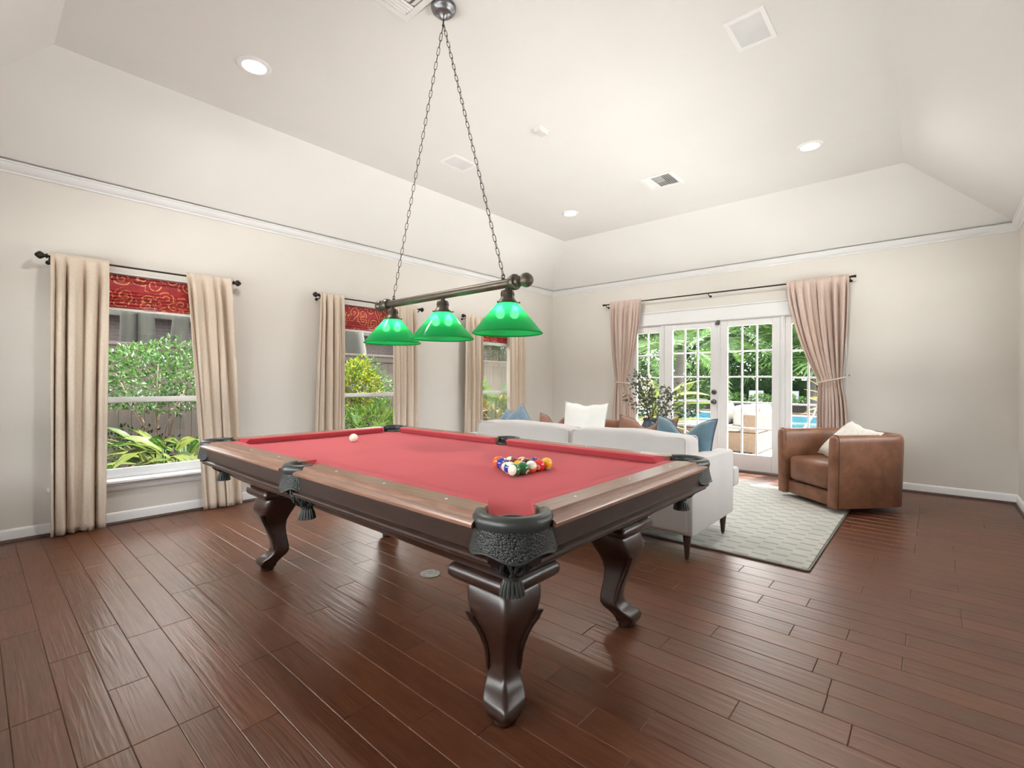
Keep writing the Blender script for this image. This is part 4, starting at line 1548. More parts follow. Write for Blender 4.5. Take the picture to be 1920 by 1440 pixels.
def cushion(cx, cy, cz, sx, sy, sz, puff, seed, top_wave=0.0, nx=26, ny=10, nz=12):
    """soft box: rounded superellipsoid with slumped faces"""
    rg = random.Random(seed)
    a, b_ = rg.uniform(0, 6), rg.uniform(0, 6)
    bm = bmesh.new()
    bmesh.ops.create_cube(bm, size=2.0)
    bmesh.ops.subdivide_edges(bm, edges=bm.edges[:], cuts=13, use_grid_fill=True)
    V = []
    for v in bm.verts:
        x, y, z = v.co
        ex = lambda q: (abs(q) ** 1.0) * (1 if q > 0 else -1)
        px, py, pz = x, y, z
        # round edges
        r_ = 0.16
        n_ = Vector((x, y, z))
        k = (abs(x) ** 9 + abs(y) ** 9 + abs(z) ** 9) ** (1 / 9)
        px, py, pz = x / k, y / k, z / k
        px += puff * (1 - py * py) * (1 - pz * pz) * (1 if x > 0 else -1) * abs(x) ** 6 * 0.3
        py += puff * (1 - px * px) * (1 - pz * pz) * (1 if y > 0 else -1) * abs(y) ** 4
        pz += puff * 0.7 * (1 - px * px) * (1 - py * py) * (1 if z > 0 else -1) * abs(z) ** 4
        if top_wave and pz > 0:
            pz += top_wave * (sin(px * 3.3 + a) * 0.6 + sin(px * 7.1 + b_) * 0.4) * pz
        v.co = (cx + px * sx / 2, cy + py * sy / 2, cz + pz * sz / 2)
    V = [tuple(v.co) for v in bm.verts]
    bm.verts.index_update()
    F = [tuple(v.index for v in f.verts) for f in bm.faces]
    bm.free()
    return V, F


for k, (x0, x1) in enumerate(((SX0 + 0.10, -2.262), (-2.248, SX1 - 0.10))):
    bc = S('back_cushion', cushion((x0 + x1) / 2, SY0 + 0.285, 0.650, x1 - x0, 0.235, 0.330, 0.10, 3 + k, 0.045), smooth=2.0)
    for yy in (SY0 + 0.180, SY0 + 0.392):
        hx, hz = (x1 - x0) / 2 - 0.012, 0.150
        rp_ = rrect(hx, hz, 0.03, 4)
        path = [((x0 + x1) / 2 + x, yy, 0.653 + z + (0.006 * sin(x * 9 + k * 2) if z > 0.1 else 0)) for x, z in rp_]
        S('piping', tube(path, 0.0045, 6, True), 'sofa_piping', bc, smooth=2)
    x0s, x1s = (SX0 + 0.140, -2.257) if k == 0 else (-2.252, SX1 - 0.140)
    S('seat_cushion', cushion((x0s + x1s) / 2, SY0 + 0.585, 0.440, x1s - x0s, 0.88, 0.150, 0.08, 8 + k), smooth=2.0)
# the T-shaped front corner of the right seat cushion shows past the arm
S('seat_cushion', cushion(SX1 - 0.075, SY1 + 0.03, 0.440, 0.145, 0.13, 0.148, 0.06, 12), smooth=2.0)


# ------------------------------------------------------------------ pillows
def pillow_vf(w_, h_, t_, chop=0.0, n=22, pinch=0.07, ear=0.0):
    V, F = [], []
    m = n + 1

    def pt(i, j, s):
        u, v_ = -1 + 2 * i / n, -1 + 2 * j / n
        x = w_ / 2 * u * (1 - pinch * (1 - v_ * v_))
        y = h_ / 2 * v_ * (1 - pinch * (1 - u * u))
        th = t_ / 2 * max(0.0, (1 - u ** 4) * (1 - v_ ** 4)) ** 0.55
        dip = math.exp(-(u / 0.42) ** 2) * max(0.0, (v_ + 1) / 2) ** 2
        y -= chop * dip
        th *= 1 - 0.35 * min(1.0, chop * 6) * dip
        y += 0.004 * sin(9 * u + 5 * v_)
        return (x, y, s * th + 0.003 * sin(7 * u - 4 * v_) * (1 - u * u))
    for s in (1, -1):
        for i in range(m):
            for j in range(m):
                V.append(pt(i, j, s))
    o = m * m
    for i in range(n):
        for j in range(n):
            F.append((i * m + j, (i + 1) * m + j, (i + 1) * m + j + 1, i * m + j + 1))
            F.append((o + i * m + j + 1, o + (i + 1) * m + j + 1, o + (i + 1) * m + j, o + i * m + j))
    edge_ = [pt(i, 0, 0) for i in range(m)] + [pt(n, j, 0) for j in range(1, m)] + [pt(i, n, 0) for i in range(n - 1, -1, -1)] + [pt(0, j, 0) for j in range(n - 1, 0, -1)]
    return (V, F), edge_


def pillow(name, label, mat, pmat, w_, h_, t_, loc, rz, tilt, roll=0.0, chop=0.0, pr=0.004, flange=False):
    """pillow standing on its edge: local x width, y up, z thickness"""
    (vf), edge_ = pillow_vf(w_, h_, t_, chop)
    r_ = thing(name, label, 'pillow', loc, group='throw pillows')
    r_.matrix_basis = Matrix.Translation(loc) @ Matrix.Rotation(rz, 4, 'Z') @ Matrix.Rotation(pi / 2 + tilt, 4, 'X') @ Matrix.Rotation(roll, 4, 'Z')
    me = new_mesh('cover', vf, mat, 2.2)
    bm = bmesh.new()
    bm.from_mesh(me)
    bmesh.ops.remove_doubles(bm, verts=bm.verts, dist=1e-5)
    bm.to_mesh(me)
    bm.free()
    link('cover', me, r_)
    ob('piping', tube(edge_, pr, 6, True), pmat, r_, smooth=2)
    return r_


pbr('denim_blue', (0.165, 0.235, 0.31), 0.8, 0.14, 30, 0.12, 300, 0.002, spec=0.2, sheen=0.4)
pbr('velvet_blue', (0.085, 0.150, 0.195), 0.6, 0.22, 9, 0.10, 60, 0.006, spec=0.2, sheen=0.6)
pbr('blue_piping', (0.055, 0.090, 0.115), 0.6, 0.1, 20)
pbr('rust_brown', (0.235, 0.115, 0.075), 0.75, 0.16, 12, 0.12, 120, 0.003, spec=0.2, sheen=0.3)
pbr('white_cotton', (0.80, 0.79, 0.765), 0.85, 0.03, 8, 0.15, 160, 0.003, spec=0.15)
t = NT('waffle_cotton')
vo = t.add('TexVoronoi', i_Scale=70.0)
t.t.links.new(t.coord('Object', (1, 1, 0.2)), vo.inputs['Vector'])
c = t.ramp(vo.outputs['Distance'], [(0.0, (0.76, 0.735, 0.69)), (0.7, (0.60, 0.575, 0.53))])
b = t.bsdf(Base_Color=c, Roughness=0.9, Normal=t.bump(vo.outputs['Distance'], 0.35, 0.006))
MATS['waffle_cotton'] = t.m

pillow('throw_pillow', 'pale blue pillow leaning in the left corner of the white sofa, partly hidden', 'denim_blue', 'denim_blue', 0.40, 0.40, 0.12, (-3.375, 3.78, 0.630), rad(25), rad(-14), rad(52))
pillow('throw_pillow', 'pale blue pillow with one corner pointing up at the sofa left end', 'denim_blue', 'denim_blue', 0.44, 0.44, 0.15, (-3.165, 3.66, 0.665), rad(8), rad(-18), rad(42))
pillow('throw_pillow', 'rust brown pillow with two raised corners beside the blue pillows', 'rust_brown', 'rust_brown', 0.36, 0.38, 0.13, (-2.72, 3.70, 0.700), rad(10), rad(-18), 0, 0.09)
pillow('throw_pillow', 'plain white pillow standing above the sofa back cushions', 'white_cotton', 'white_cotton', 0.42, 0.44, 0.15, (-2.36, 3.66, 0.785), rad(8), rad(-12), rad(-1), 0.015)
pillow('throw_pillow', 'wide rust brown pillow with a dipped top beside the velvet blue pillow', 'rust_brown', 'rust_brown', 0.56, 0.40, 0.14, (-1.85, 3.82, 0.700), rad(-4), rad(-16), 0, 0.085)
pillow('throw_pillow', 'dark slate blue velvet pillow with deep centre dip at the sofa right arm', 'velvet_blue', 'blue_piping', 0.50, 0.44, 0.15, (-1.475, 3.70, 0.700), rad(-6), rad(-14), rad(-1), 0.12, 0.006)


# ------------------------------------------------------------------ leather swivel chairs
t = NT('cognac_leather')
n1 = t.noise(t.coord('Object', (1, 1, 1)), 7, 5, 0.6, 0.4)
n2 = t.noise(t.coord('Object', (1, 1, 1)), 90, 3)
c = t.ramp(n1, [(0.25, (0.125, 0.050, 0.026)), (0.6, (0.225, 0.098, 0.052)), (0.85, (0.30, 0.145, 0.082))])
b = t.bsdf(Base_Color=c, Roughness=t.math('MULTIPLY_ADD', n1, 0.2, 0.32), Normal=t.bump(n2, 0.12, 0.002))
b.inputs['Specular IOR Level'].default_value = 0.45
MATS['cognac_leather'] = t.m
pbr('leather_seam', (0.11, 0.045, 0.025), 0.5, 0.1, 20)
pbr('black_base', (0.012, 0.012, 0.012), 0.5, 0.1, 20)


def swivel_chair(label, loc, rz, lift=0.0):
    r_ = thing('swivel_chair', label, 'armchair', loc, rz, group='leather swivel chairs')
    H, D, th = 0.385, 0.385, 0.105
    zt_, zb_ = 0.715, 0.055
    # centre line of the wrap-around wall
    hc = H - th / 2
    dc = D - th / 2
    path = []
    rb = 0.17
    for i in range(7):
        path.append((hc, -D + (D + dc - rb) * i / 6))
    for i in range(1, 9):
        a = pi / 2 * i / 8
        path.append((hc - rb + rb * cos(a), dc - rb + rb * sin(a)))
    for i in range(1, 7):
        path.append((hc - rb - 2 * (hc - rb) * i / 6, dc))
    for i in range(1, 9):
        a = pi / 2 + pi / 2 * i / 8
        path.append((-hc + rb + rb * cos(a), dc - rb + rb * sin(a)))
    for i in range(1, 7):
        path.append((-hc, dc - rb - (D + dc - rb) * i / 6))
    n = len(path)
    secs = []
    prof0 = [(-0.5, 0.0), (0.5, 0.0), (0.5, 0.80), (0.49, 0.90), (0.42, 0.96), (0.28, 0.99), (0.0, 1.0), (-0.28, 0.99), (-0.42, 0.96), (-0.49, 0.90), (-0.5, 0.80)]
    ends = [(-0.030, 0.72, 0.965), (-0.022, 0.90, 0.985), (0.0, 1.0, 1.0)]

    def ring(i, along, sc, tz):
        p = Vector(path[i])
        a, b2 = Vector(path[max(0, i - 1)]), Vector(path[min(n - 1, i + 1)])
        tg = (b2 - a).normalized()
        nr = Vector((tg.y, -tg.x))
        p = p + tg * along
        out = []
        for o_, z_ in prof0:
            flare = 0.018 * z_
            zz = zb_ + (zt_ - zb_) * (z_ if z_ < 0.5 else z_ * tz)
            q = p + nr * (o_ * th * sc + flare)
            out.append((q.x, q.y, zz))
        return out
    for al, sc, tz in ends[:2]:
        secs.append(ring(0, al, sc, tz))
    for i in range(n):
        secs.append(ring(i, 0, 1, 1))
    for al, sc, tz in ends[:2][::-1]:
        secs.append(ring(n - 1, -al, sc, tz))
    ob('shell', loft(secs), 'cognac_leather', r_, smooth=1.3)
    # welts along both arm fronts
    for i in (0, n - 1):
        rg_ = ring(i, 0.0, 1.02, 1.004)
        ob('welt', tube(rg_[1:], 0.0035, 6), 'leather_seam', r_, smooth=2)
    wi = H - th - 0.004
    ob('seat_base', box(-wi, wi, -D + 0.005, 0.24, 0.058, 0.185), 'cognac_leather', r_, bevel=0.012, bseg=2, smooth=0.9)
    sc_ = ob('seat_cushion', cushion(0, -0.062, 0.318, 2 * wi, 0.655, 0.255, 0.05, 4), 'cognac_leather', r_, smooth=2)
    ob('welt', tube([(-wi + 0.01, -D + 0.004, 0.189), (wi - 0.01, -D + 0.004, 0.189)], 0.004, 6), 'leather_seam', sc_, smooth=2)
    ob('swivel_base', lathe([(0.24, lift), (0.245, lift + 0.02), (0.22, 0.05), (0.18, 0.060)], 36), 'black_base', r_, smooth=0.8)
    return r_


swivel_chair('brown leather swivel chair with a white pillow right of the doors', (-0.665, 5.70, 0.0005), rad(-42), 0.016)
pillow('throw_pillow', 'white waffle-knit pillow lying in the brown leather chair', 'waffle_cotton', 'white_cotton', 0.52, 0.44, 0.15, (-0.615, 5.655, 0.605), rad(-50), rad(-42), rad(-10), 0.01)
swivel_chair('brown leather swivel chair half hidden behind the white pillow on the sofa', (-3.02, 5.00, 0.0005), rad(38), 0.016)

# ------------------------------------------------------------------ vase on a coffee table behind the sofa
pbr('oak_table', (0.30, 0.19, 0.11), 0.5, 0.15, 12, stretch=(1, 8, 1))
ct = thing('side_table', 'small round wooden side table hidden behind the sofa', 'table', (-2.29, 4.86, 0.0))
ob('table_top', lathe([(0.215, 0.395), (0.22, 0.405), (0.22, 0.425), (0.215, 0.435)], 48), 'oak_table', ct, smooth=0.7)
for a in (0.6, 2.17, 3.74, 5.31):
    ob('leg', tube([(0.14 * cos(a), 0.14 * sin(a), 0.398), (0.17 * cos(a), 0.17 * sin(a), 0.0148)], [0.020, 0.012], 12), 'oak_table', ct, smooth=1)
pbr('vase_glaze', (0.075, 0.09, 0.115), 0.18, 0.15, 12)
pbr('twig_bark', (0.10, 0.065, 0.045), 0.8, 0.2, 50)
leaf_mat('eucalyptus_leaf', (0.10, 0.125, 0.085), (0.20, 0.225, 0.16), (0.15, 0.10, 0.10), 0.2)
va = thing('vase', 'dark blue-grey vase of leafy branches behind the sofa', 'vase', (-2.29, 4.86, 0.4352))
vp = [(0.055, 0.0), (0.075, 0.03), (0.105, 0.11), (0.112, 0.18), (0.100, 0.26), (0.078, 0.31), (0.070, 0.34), (0.082, 0.365), (0.076, 0.366), (0.064, 0.34), (0.070, 0.30), (0.090, 0.25), (0.0001, 0.10)]
ob('vase_body', lathe(vp, 36, False), 'vase_glaze', va, smooth=1.2)
vr = random.Random(77)
for k, (dx, dy, hz, nl) in enumerate(((-0.24, 0.02, 0.42, 46), (-0.15, -0.05, 0.50, 46), (-0.08, 0.08, 0.46, 40), (-0.20, 0.08, 0.30, 30), (0.20, 0.02, 0.31, 30), (0.30, 0.05, 0.30, 44), (0.36, -0.02, 0.16, 30), (-0.30, 0.0, 0.22, 26))):
    p0 = Vector((0.02 * cos(k), 0.02 * sin(k), 0.12))
    p3 = Vector((dx, dy, 0.36 + hz))
    pts = []
    for i in range(9):
        s_ = i / 8
        q = p0.lerp(p3, s_)
        bend = sin(s_ * pi) * 0.06
        q.x -= bend * (1 if dx > 0 else -1) * 0.9
        q.z += bend
        pts.append(q)
    br = ob('branch', tube(pts, [0.006 - 0.0045 * i / 8 for i in range(9)], 6), 'twig_bark', va, smooth=2)
    V, F = [], []
    for q in range(int(nl * 2.6)):
        s_ = 0.42 + 0.58 * vr.random()
        i = min(7, int(s_ * 8))
        c0 = pts[i].lerp(pts[i + 1], s_ * 8 - i) + Vector((vr.gauss(0, 0.032), vr.gauss(0, 0.032), vr.gauss(0.01, 0.032)))
        d_ = Vector((vr.gauss(0, 1), vr.gauss(0, 1), vr.gauss(0.3, 0.8))).normalized()
        e_ = d_.cross(Vector((vr.gauss(0, 1), vr.gauss(0, 1), vr.gauss(0, 1)))).normalized()
        l_, w2 = vr.uniform(0.026, 0.046), vr.uniform(0.011, 0.018)
        nn = d_.cross(e_) * 0.004
        k0 = len(V)
        V += [tuple(c0), tuple(c0 + d_ * l_ * 0.5 + e_ * w2 + nn), tuple(c0 + d_ * l_), tuple(c0 + d_ * l_ * 0.5 - e_ * w2 + nn)]
        F += [(k0, k0 + 1, k0 + 2), (k0, k0 + 2, k0 + 3)]
    tag(ob('leaf_cluster', (V, F), 'eucalyptus_leaf', br), kind='stuff')
# ------------------------------------------------------------------ outside: ground
OUT = 0.42      # darkens garden colours to stand in for a lower outdoor exposure


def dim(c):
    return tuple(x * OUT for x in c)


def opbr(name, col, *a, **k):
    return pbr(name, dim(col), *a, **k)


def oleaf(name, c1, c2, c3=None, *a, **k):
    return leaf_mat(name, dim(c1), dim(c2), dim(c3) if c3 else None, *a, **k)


# ------------------------------------------------------------------ outside: ground
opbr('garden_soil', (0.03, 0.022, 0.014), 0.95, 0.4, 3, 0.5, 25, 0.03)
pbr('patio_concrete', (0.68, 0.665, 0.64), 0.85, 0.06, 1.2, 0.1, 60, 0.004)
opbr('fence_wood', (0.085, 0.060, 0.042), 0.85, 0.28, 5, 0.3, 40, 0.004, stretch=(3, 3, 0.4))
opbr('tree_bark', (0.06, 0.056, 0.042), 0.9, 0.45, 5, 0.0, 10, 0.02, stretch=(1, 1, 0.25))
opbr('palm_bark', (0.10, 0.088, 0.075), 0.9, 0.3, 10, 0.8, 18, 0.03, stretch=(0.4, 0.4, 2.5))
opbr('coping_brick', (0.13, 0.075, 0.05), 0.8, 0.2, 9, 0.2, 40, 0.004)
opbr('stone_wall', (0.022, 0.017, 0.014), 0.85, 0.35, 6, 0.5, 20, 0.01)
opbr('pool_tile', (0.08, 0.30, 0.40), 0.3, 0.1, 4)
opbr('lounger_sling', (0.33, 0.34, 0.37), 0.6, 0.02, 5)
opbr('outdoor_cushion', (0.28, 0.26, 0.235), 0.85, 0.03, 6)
t = NT('pool_water')
n1 = t.noise(t.coord('Object', (1, 1, 1)), 1.4, 3, 0.5, 0.6)
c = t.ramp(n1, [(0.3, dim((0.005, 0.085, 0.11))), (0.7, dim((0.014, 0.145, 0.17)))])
b = t.bsdf(Base_Color=c, Roughness=0.08, Normal=t.bump(t.noise(t.coord('Object', (1, 1, 1)), 3.0, 2), 0.15, 0.03))
b.inputs['IOR'].default_value = 1.33
MATS['pool_water'] = t.m
t = NT('wicker')
sp = t.add('SeparateXYZ', i_0=t.add('TexCoord').outputs['Object'])
w1 = t.math('SINE', t.math('MULTIPLY', t.math('ADD', sp.outputs[0], sp.outputs[1]), 300.0))
w2 = t.math('SINE', t.math('MULTIPLY', sp.outputs[2], 300.0))
wv_ = t.math('MULTIPLY', w1, w2)
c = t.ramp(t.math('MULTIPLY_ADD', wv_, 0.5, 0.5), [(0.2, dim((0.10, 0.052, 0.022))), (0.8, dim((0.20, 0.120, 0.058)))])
t.bsdf(Base_Color=c, Roughness=0.7, Normal=t.bump(wv_, 0.5, 0.006))
MATS['wicker'] = t.m
t = NT('house_brick')
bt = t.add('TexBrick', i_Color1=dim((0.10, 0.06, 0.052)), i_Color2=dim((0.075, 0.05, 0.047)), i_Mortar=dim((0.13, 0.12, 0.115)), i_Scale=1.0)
bt.inputs['Brick Width'].default_value = 0.21
bt.inputs['Row Height'].default_value = 0.075
bt.inputs['Mortar Size'].default_value = 0.008
sp = t.add('SeparateXYZ', i_0=t.add('TexCoord').outputs['Object'])
t.t.links.new(t.add('CombineXYZ', i_0=sp.outputs[1], i_1=sp.outputs[2], i_2=0.0).outputs[0], bt.inputs['Vector'])
t.bsdf(Base_Color=bt.outputs[0], Roughness=0.85)
MATS['house_brick'] = t.m
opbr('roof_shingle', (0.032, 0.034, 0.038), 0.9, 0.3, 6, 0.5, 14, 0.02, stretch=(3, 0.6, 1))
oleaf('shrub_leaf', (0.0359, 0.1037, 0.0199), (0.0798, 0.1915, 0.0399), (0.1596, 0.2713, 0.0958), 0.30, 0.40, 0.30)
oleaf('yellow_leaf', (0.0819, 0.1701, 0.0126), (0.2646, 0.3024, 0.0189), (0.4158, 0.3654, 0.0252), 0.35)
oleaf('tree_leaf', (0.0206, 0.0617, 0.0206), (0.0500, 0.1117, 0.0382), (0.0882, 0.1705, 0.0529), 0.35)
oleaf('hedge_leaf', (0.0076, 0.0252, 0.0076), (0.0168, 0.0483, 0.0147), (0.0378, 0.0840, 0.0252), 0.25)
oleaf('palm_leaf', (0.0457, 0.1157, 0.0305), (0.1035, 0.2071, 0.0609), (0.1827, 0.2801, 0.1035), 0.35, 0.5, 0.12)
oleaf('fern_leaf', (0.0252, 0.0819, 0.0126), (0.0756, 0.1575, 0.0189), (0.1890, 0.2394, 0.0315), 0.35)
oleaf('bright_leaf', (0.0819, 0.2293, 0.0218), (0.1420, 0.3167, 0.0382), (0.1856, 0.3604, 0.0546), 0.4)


def striped_leaf(name, base_, stripe, amount=0.5):
    t = NT(name)
    oi = t.add('ObjectInfo')
    sp = t.add('SeparateXYZ', i_0=t.add('TexCoord').outputs['Object'])
    n_ = t.noise(t.coord('Object', (60, 4, 1)), 1.0, 2)
    q = t.math('GREATER_THAN', t.math('MULTIPLY_ADD', oi.outputs['Random'], 0.25, n_), 1.0 - amount)
    c = t.mix(q, dim(base_), dim(stripe))
    p_ = t.add('BsdfPrincipled', i_Base_Color=c, i_Roughness=0.45)
    p_.inputs['Specular IOR Level'].default_value = 0.15
    tr = t.add('BsdfTranslucent', i_Color=c)
    mx = t.add('MixShader', i_0=0.42)
    t.t.links.new(p_.outputs[0], mx.inputs[1])
    t.t.links.new(tr.outputs[0], mx.inputs[2])
    t.t.links.new(mx.outputs[0], t.out.inputs[0])
    MATS[name] = t.m


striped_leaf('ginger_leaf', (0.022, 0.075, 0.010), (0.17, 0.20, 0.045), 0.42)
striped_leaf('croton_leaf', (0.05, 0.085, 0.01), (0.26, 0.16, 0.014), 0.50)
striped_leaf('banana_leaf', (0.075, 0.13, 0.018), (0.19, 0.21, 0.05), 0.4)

GZ = -0.18
tag(ob('ground_garden', box(-17, XL - TH - 0.001, -6, 16, GZ - 0.1, GZ), 'garden_soil'), 'dark garden soil along the left of the house', kind='structure')
PZ = -0.08
PX0, PX1, PY0, PY1 = -12.0, 4.0, 13.2, 20.6
pat = wall_mesh(-16.9, 12, YB + TH + 0.001, 23.0, PZ, PZ - 0.25, [(PX0, PX1, PY0, PY1)], lambda u, v, t_: (u, v, t_))
tag(ob('patio', pat, 'patio_concrete'), 'pale concrete patio around the swimming pool', kind='structure')
tag(ob('reflector', box(-17, 14, -16, YN - TH - 0.001, PZ - 0.1, PZ), 'patio_concrete'), 'added unseen pale terrace behind the camera', kind='structure')  # slab added out of view to bounce sunlight onto the ceiling
tag(ob('side_reflector', box(XR + TH + 0.001, 14, YN - TH, YB + TH, PZ - 0.1, PZ), 'patio_concrete'), 'added unseen pale ground beside the house, bouncing sunlight indoors', kind='structure')  # likewise added, reflects sunlight up through the right window

tag(ob('sky_blocker', box(XR + TH + 0.001, XR + TH + 1.5, 0.2, 8.2, 2.55, 2.70), 'fence_wood'), 'added unseen roof slab blocking sky light on the right', kind='structure')  # unseen slab added to keep sky light off low furniture
tag(ob('sky_blocker', box(-5.2, 0.8, YN - TH - 1.4, YN - TH - 0.001, 2.55, 2.70), 'fence_wood'), 'added unseen roof slab blocking sky light behind the camera', kind='structure')  # second added slab, cuts the sky at the near window

# ------------------------------------------------------------------ swimming pool
pool = thing('swimming_pool', 'turquoise swimming pool with pale coping seen through the double doors', 'pool', (-4, 17, PZ))
ob('water', box(PX0, PX1, PY0, PY1, PZ - 0.24, PZ - 0.12), 'pool_water', pool, True)
ob('tile_band', join(box(PX0, PX1, PY0 - 0.001, PY0 + 0.02, PZ - 0.14, PZ - 0.001), box(PX0, PX1, PY1 - 0.02, PY1 + 0.001, PZ - 0.14, PZ - 0.001)), 'pool_tile', pool, True)
ob('coping', join(box(PX0 - 0.3, PX1 + 0.3, PY0 - 0.32, PY0 + 0.03, PZ, PZ + 0.035), box(PX0 - 0.3, PX1 + 0.3, PY1 - 0.03, PY1 + 0.32, PZ, PZ + 0.035)), 'patio_concrete', pool, True, bevel=0.01)
ob('coping_edge', box(PX0 - 0.3, PX1 + 0.3, PY1 + 0.34, PY1 + 0.75, PZ, PZ + 0.10), 'coping_brick', pool, True, bevel=0.01)
ob('grab_rail', tube([(-2.3, 15.2, PZ - 0.12), (-2.3, 15.2, 0.45), (-2.3, 15.0, 0.62), (-2.3, 14.3, 0.35), (-2.3, 13.2, 0.12), (-2.3, 13.0, PZ)], 0.025, 10), 'door_metal', pool, True, smooth=2)
tw = thing('terrace_wall', 'low dark stone wall behind the swimming pool', 'wall', (-4, 22.4, PZ))
mw = []
wr_ = random.Random(9)
for row in range(3):
    x = -14 + 0.2 * (row % 2)
    while x < 8:
        l_ = wr_.uniform(0.45, 0.8)
        ob('stone', box(x + 0.008, x + l_ - 0.008, 22.3 - wr_.uniform(0, 0.03), 22.6, PZ + 0.13 * row + 0.004, PZ + 0.13 * (row + 1) - 0.004), 'stone_wall', tw, True)
        x += l_
ob('wall_core', box(-14, 8, 22.33, 22.58, PZ, PZ + 0.38), 'stone_wall', tw, True)
tag(ob('raised_bed', box(-16, 12, 22.601, 34, PZ - 0.1, 0.02), 'garden_soil'), 'raised planting bed behind the pool wall', kind='structure')

# ------------------------------------------------------------------ fence on the left
fence = thing('board_fence', 'weathered brown board fence with a flat cap outside the left windows', 'fence', (-8.3, 5, GZ))
FXp = -8.3
bw = 0.142
bm_ = new_mesh('fence_board', box(-0.010, 0.010, -bw / 2 + 0.003, bw / 2 - 0.003, 0, 1.82), 'fence_wood')
frg = random.Random(4)
nb = int((13.5 + 1.5) / bw)
for i in range(nb):
    o = link('fence_board', bm_, fence)
    o.matrix_parent_inverse = fence.matrix_basis.inverted()
    o.location = (FXp + frg.uniform(-0.003, 0.003), -1.5 + bw * (i + 0.5), GZ + 0.02 + frg.uniform(-0.008, 0.008))
ob('cap_rail', box(FXp - 0.06, FXp + 0.05, -1.5, 13.5, GZ + 1.845, GZ + 1.885), 'fence_wood', fence, True, bevel=0.004)
ob('trim_rail', box(FXp + 0.012, FXp + 0.034, -1.5, 13.5, GZ + 1.74, GZ + 1.845), 'fence_wood', fence, True, bevel=0.003)
for y in (0.2, 2.7, 5.2, 7.7, 10.2, 12.7):
    ob('post', box(FXp - 0.11, FXp - 0.015, y - 0.045, y + 0.045, GZ, GZ + 1.845), 'fence_wood', fence, True)

# neighbour beyond the fence
nh = thing('neighbor_house', 'brick house with grey shingle roof beyond the fence', 'house', (-14, 5, GZ))
ob('brick_wall', box(-16.5, -13.0, -4, 15, GZ, 2.62), 'house_brick', nh, True)
ob('roof', ([(-12.6, -4.4, 2.62), (-12.6, 15.4, 2.62), (-15.5, 15.4, 4.6), (-15.5, -4.4, 4.6), (-12.6, -4.4, 2.76), (-12.6, 15.4, 2.76), (-15.5, 15.4, 4.74), (-15.5, -4.4, 4.74)], list(BOXF)), 'roof_shingle', nh, True)
ob('fascia', box(-12.62, -12.55, -4.4, 15.4, 2.52, 2.70), 'tree_bark', nh, True)
sg = thing('garden_shed', 'low grey shingle-roofed shed beyond the far end of the fence', 'shed', (-10.8, 12.4, GZ))
ob('shed_wall', box(-12.3, -9.9, 9.8, 15, GZ, 1.75), 'house_brick', sg, True)
ob('shed_roof', ([(-9.6, 9.5, 1.62), (-9.6, 15.3, 1.62), (-12.2, 15.3, 3.3), (-12.2, 9.5, 3.3), (-9.6, 9.5, 1.72), (-9.6, 15.3, 1.72), (-12.2, 15.3, 3.4), (-12.2, 9.5, 3.4)], list(BOXF)), 'roof_shingle', sg, True)


# ------------------------------------------------------------------ plant builders
def leaves_vf(n, fn, l_, w_, rg, up=0.2):
    """n separate folded leaves; fn() gives (centre, outward)"""
    V, F = [], []
    for _ in range(n):
        c_, o_ = fn()
        d_ = (Vector(o_) * 0.9 + Vector((rg.gauss(0, 0.6), rg.gauss(0, 0.6), rg.gauss(up, 0.5)))).normalized()
        e_ = d_.cross(Vector((rg.gauss(0, 1), rg.gauss(0, 1), rg.gauss(0, 1))))
        if e_.length < 1e-4:
            continue
        e_.normalize()
        L, Wd = l_ * rg.uniform(0.7, 1.3), w_ * rg.uniform(0.8, 1.2)
        nn = d_.cross(e_) * Wd * 0.25
        c_ = Vector(c_)
        k = len(V)
        V += [tuple(c_), tuple(c_ + d_ * L * 0.45 + e_ * Wd / 2 + nn), tuple(c_ + d_ * L), tuple(c_ + d_ * L * 0.45 - e_ * Wd / 2 + nn)]
        F += [(k, k + 1, k + 2), (k, k + 2, k + 3)]
    return V, F


def blob(rg, rx, ry, rz, shell=0.55):
    def f():
        while True:
            p = Vector((rg.uniform(-1, 1), rg.uniform(-1, 1), rg.uniform(-1, 1)))
            if 0.05 < p.length < 1:
                break
        r_ = p.length ** shell
        q = p.normalized()
        lump = 1 + 0.18 * sin(q.x * 5 + 1) * sin(q.y * 6) + 0.12 * sin(q.z * 7 + q.x * 3)
        q2 = q * r_ * lump
        return (q2.x * rx, q2.y * ry, q2.z * rz), q
    return f


def shrub(label, mat, loc, r3, zc, n, l_, w_, seed, stems=6, group='garden shrubs', cat='shrub', name='shrub'):
    rg = random.Random(seed)
    r_ = thing(name, label, cat, loc, group=group)
    bf = blob(rg, *r3)

    def f():
        p, q = bf()
        return (p[0], p[1], p[2] + zc), q
    tag(ob('foliage', leaves_vf(n, f, l_, w_, rg), mat, r_), kind='stuff')
    for i in range(stems):
        a = 2 * pi * i / stems + rg.uniform(-0.4, 0.4)
        e = (cos(a) * r3[0] * 0.55, sin(a) * r3[1] * 0.55, zc + rg.uniform(-0.1, 0.4) * r3[2])
        m_ = (e[0] * 0.35 + rg.uniform(-0.05, 0.05), e[1] * 0.35 + rg.uniform(-0.05, 0.05), e[2] * 0.5)
        ob('stem', tube([(0.03 * cos(a), 0.03 * sin(a), 0), m_, e], [0.018, 0.013, 0.006], 6), 'twig_bark', r_, smooth=2)
    return r_


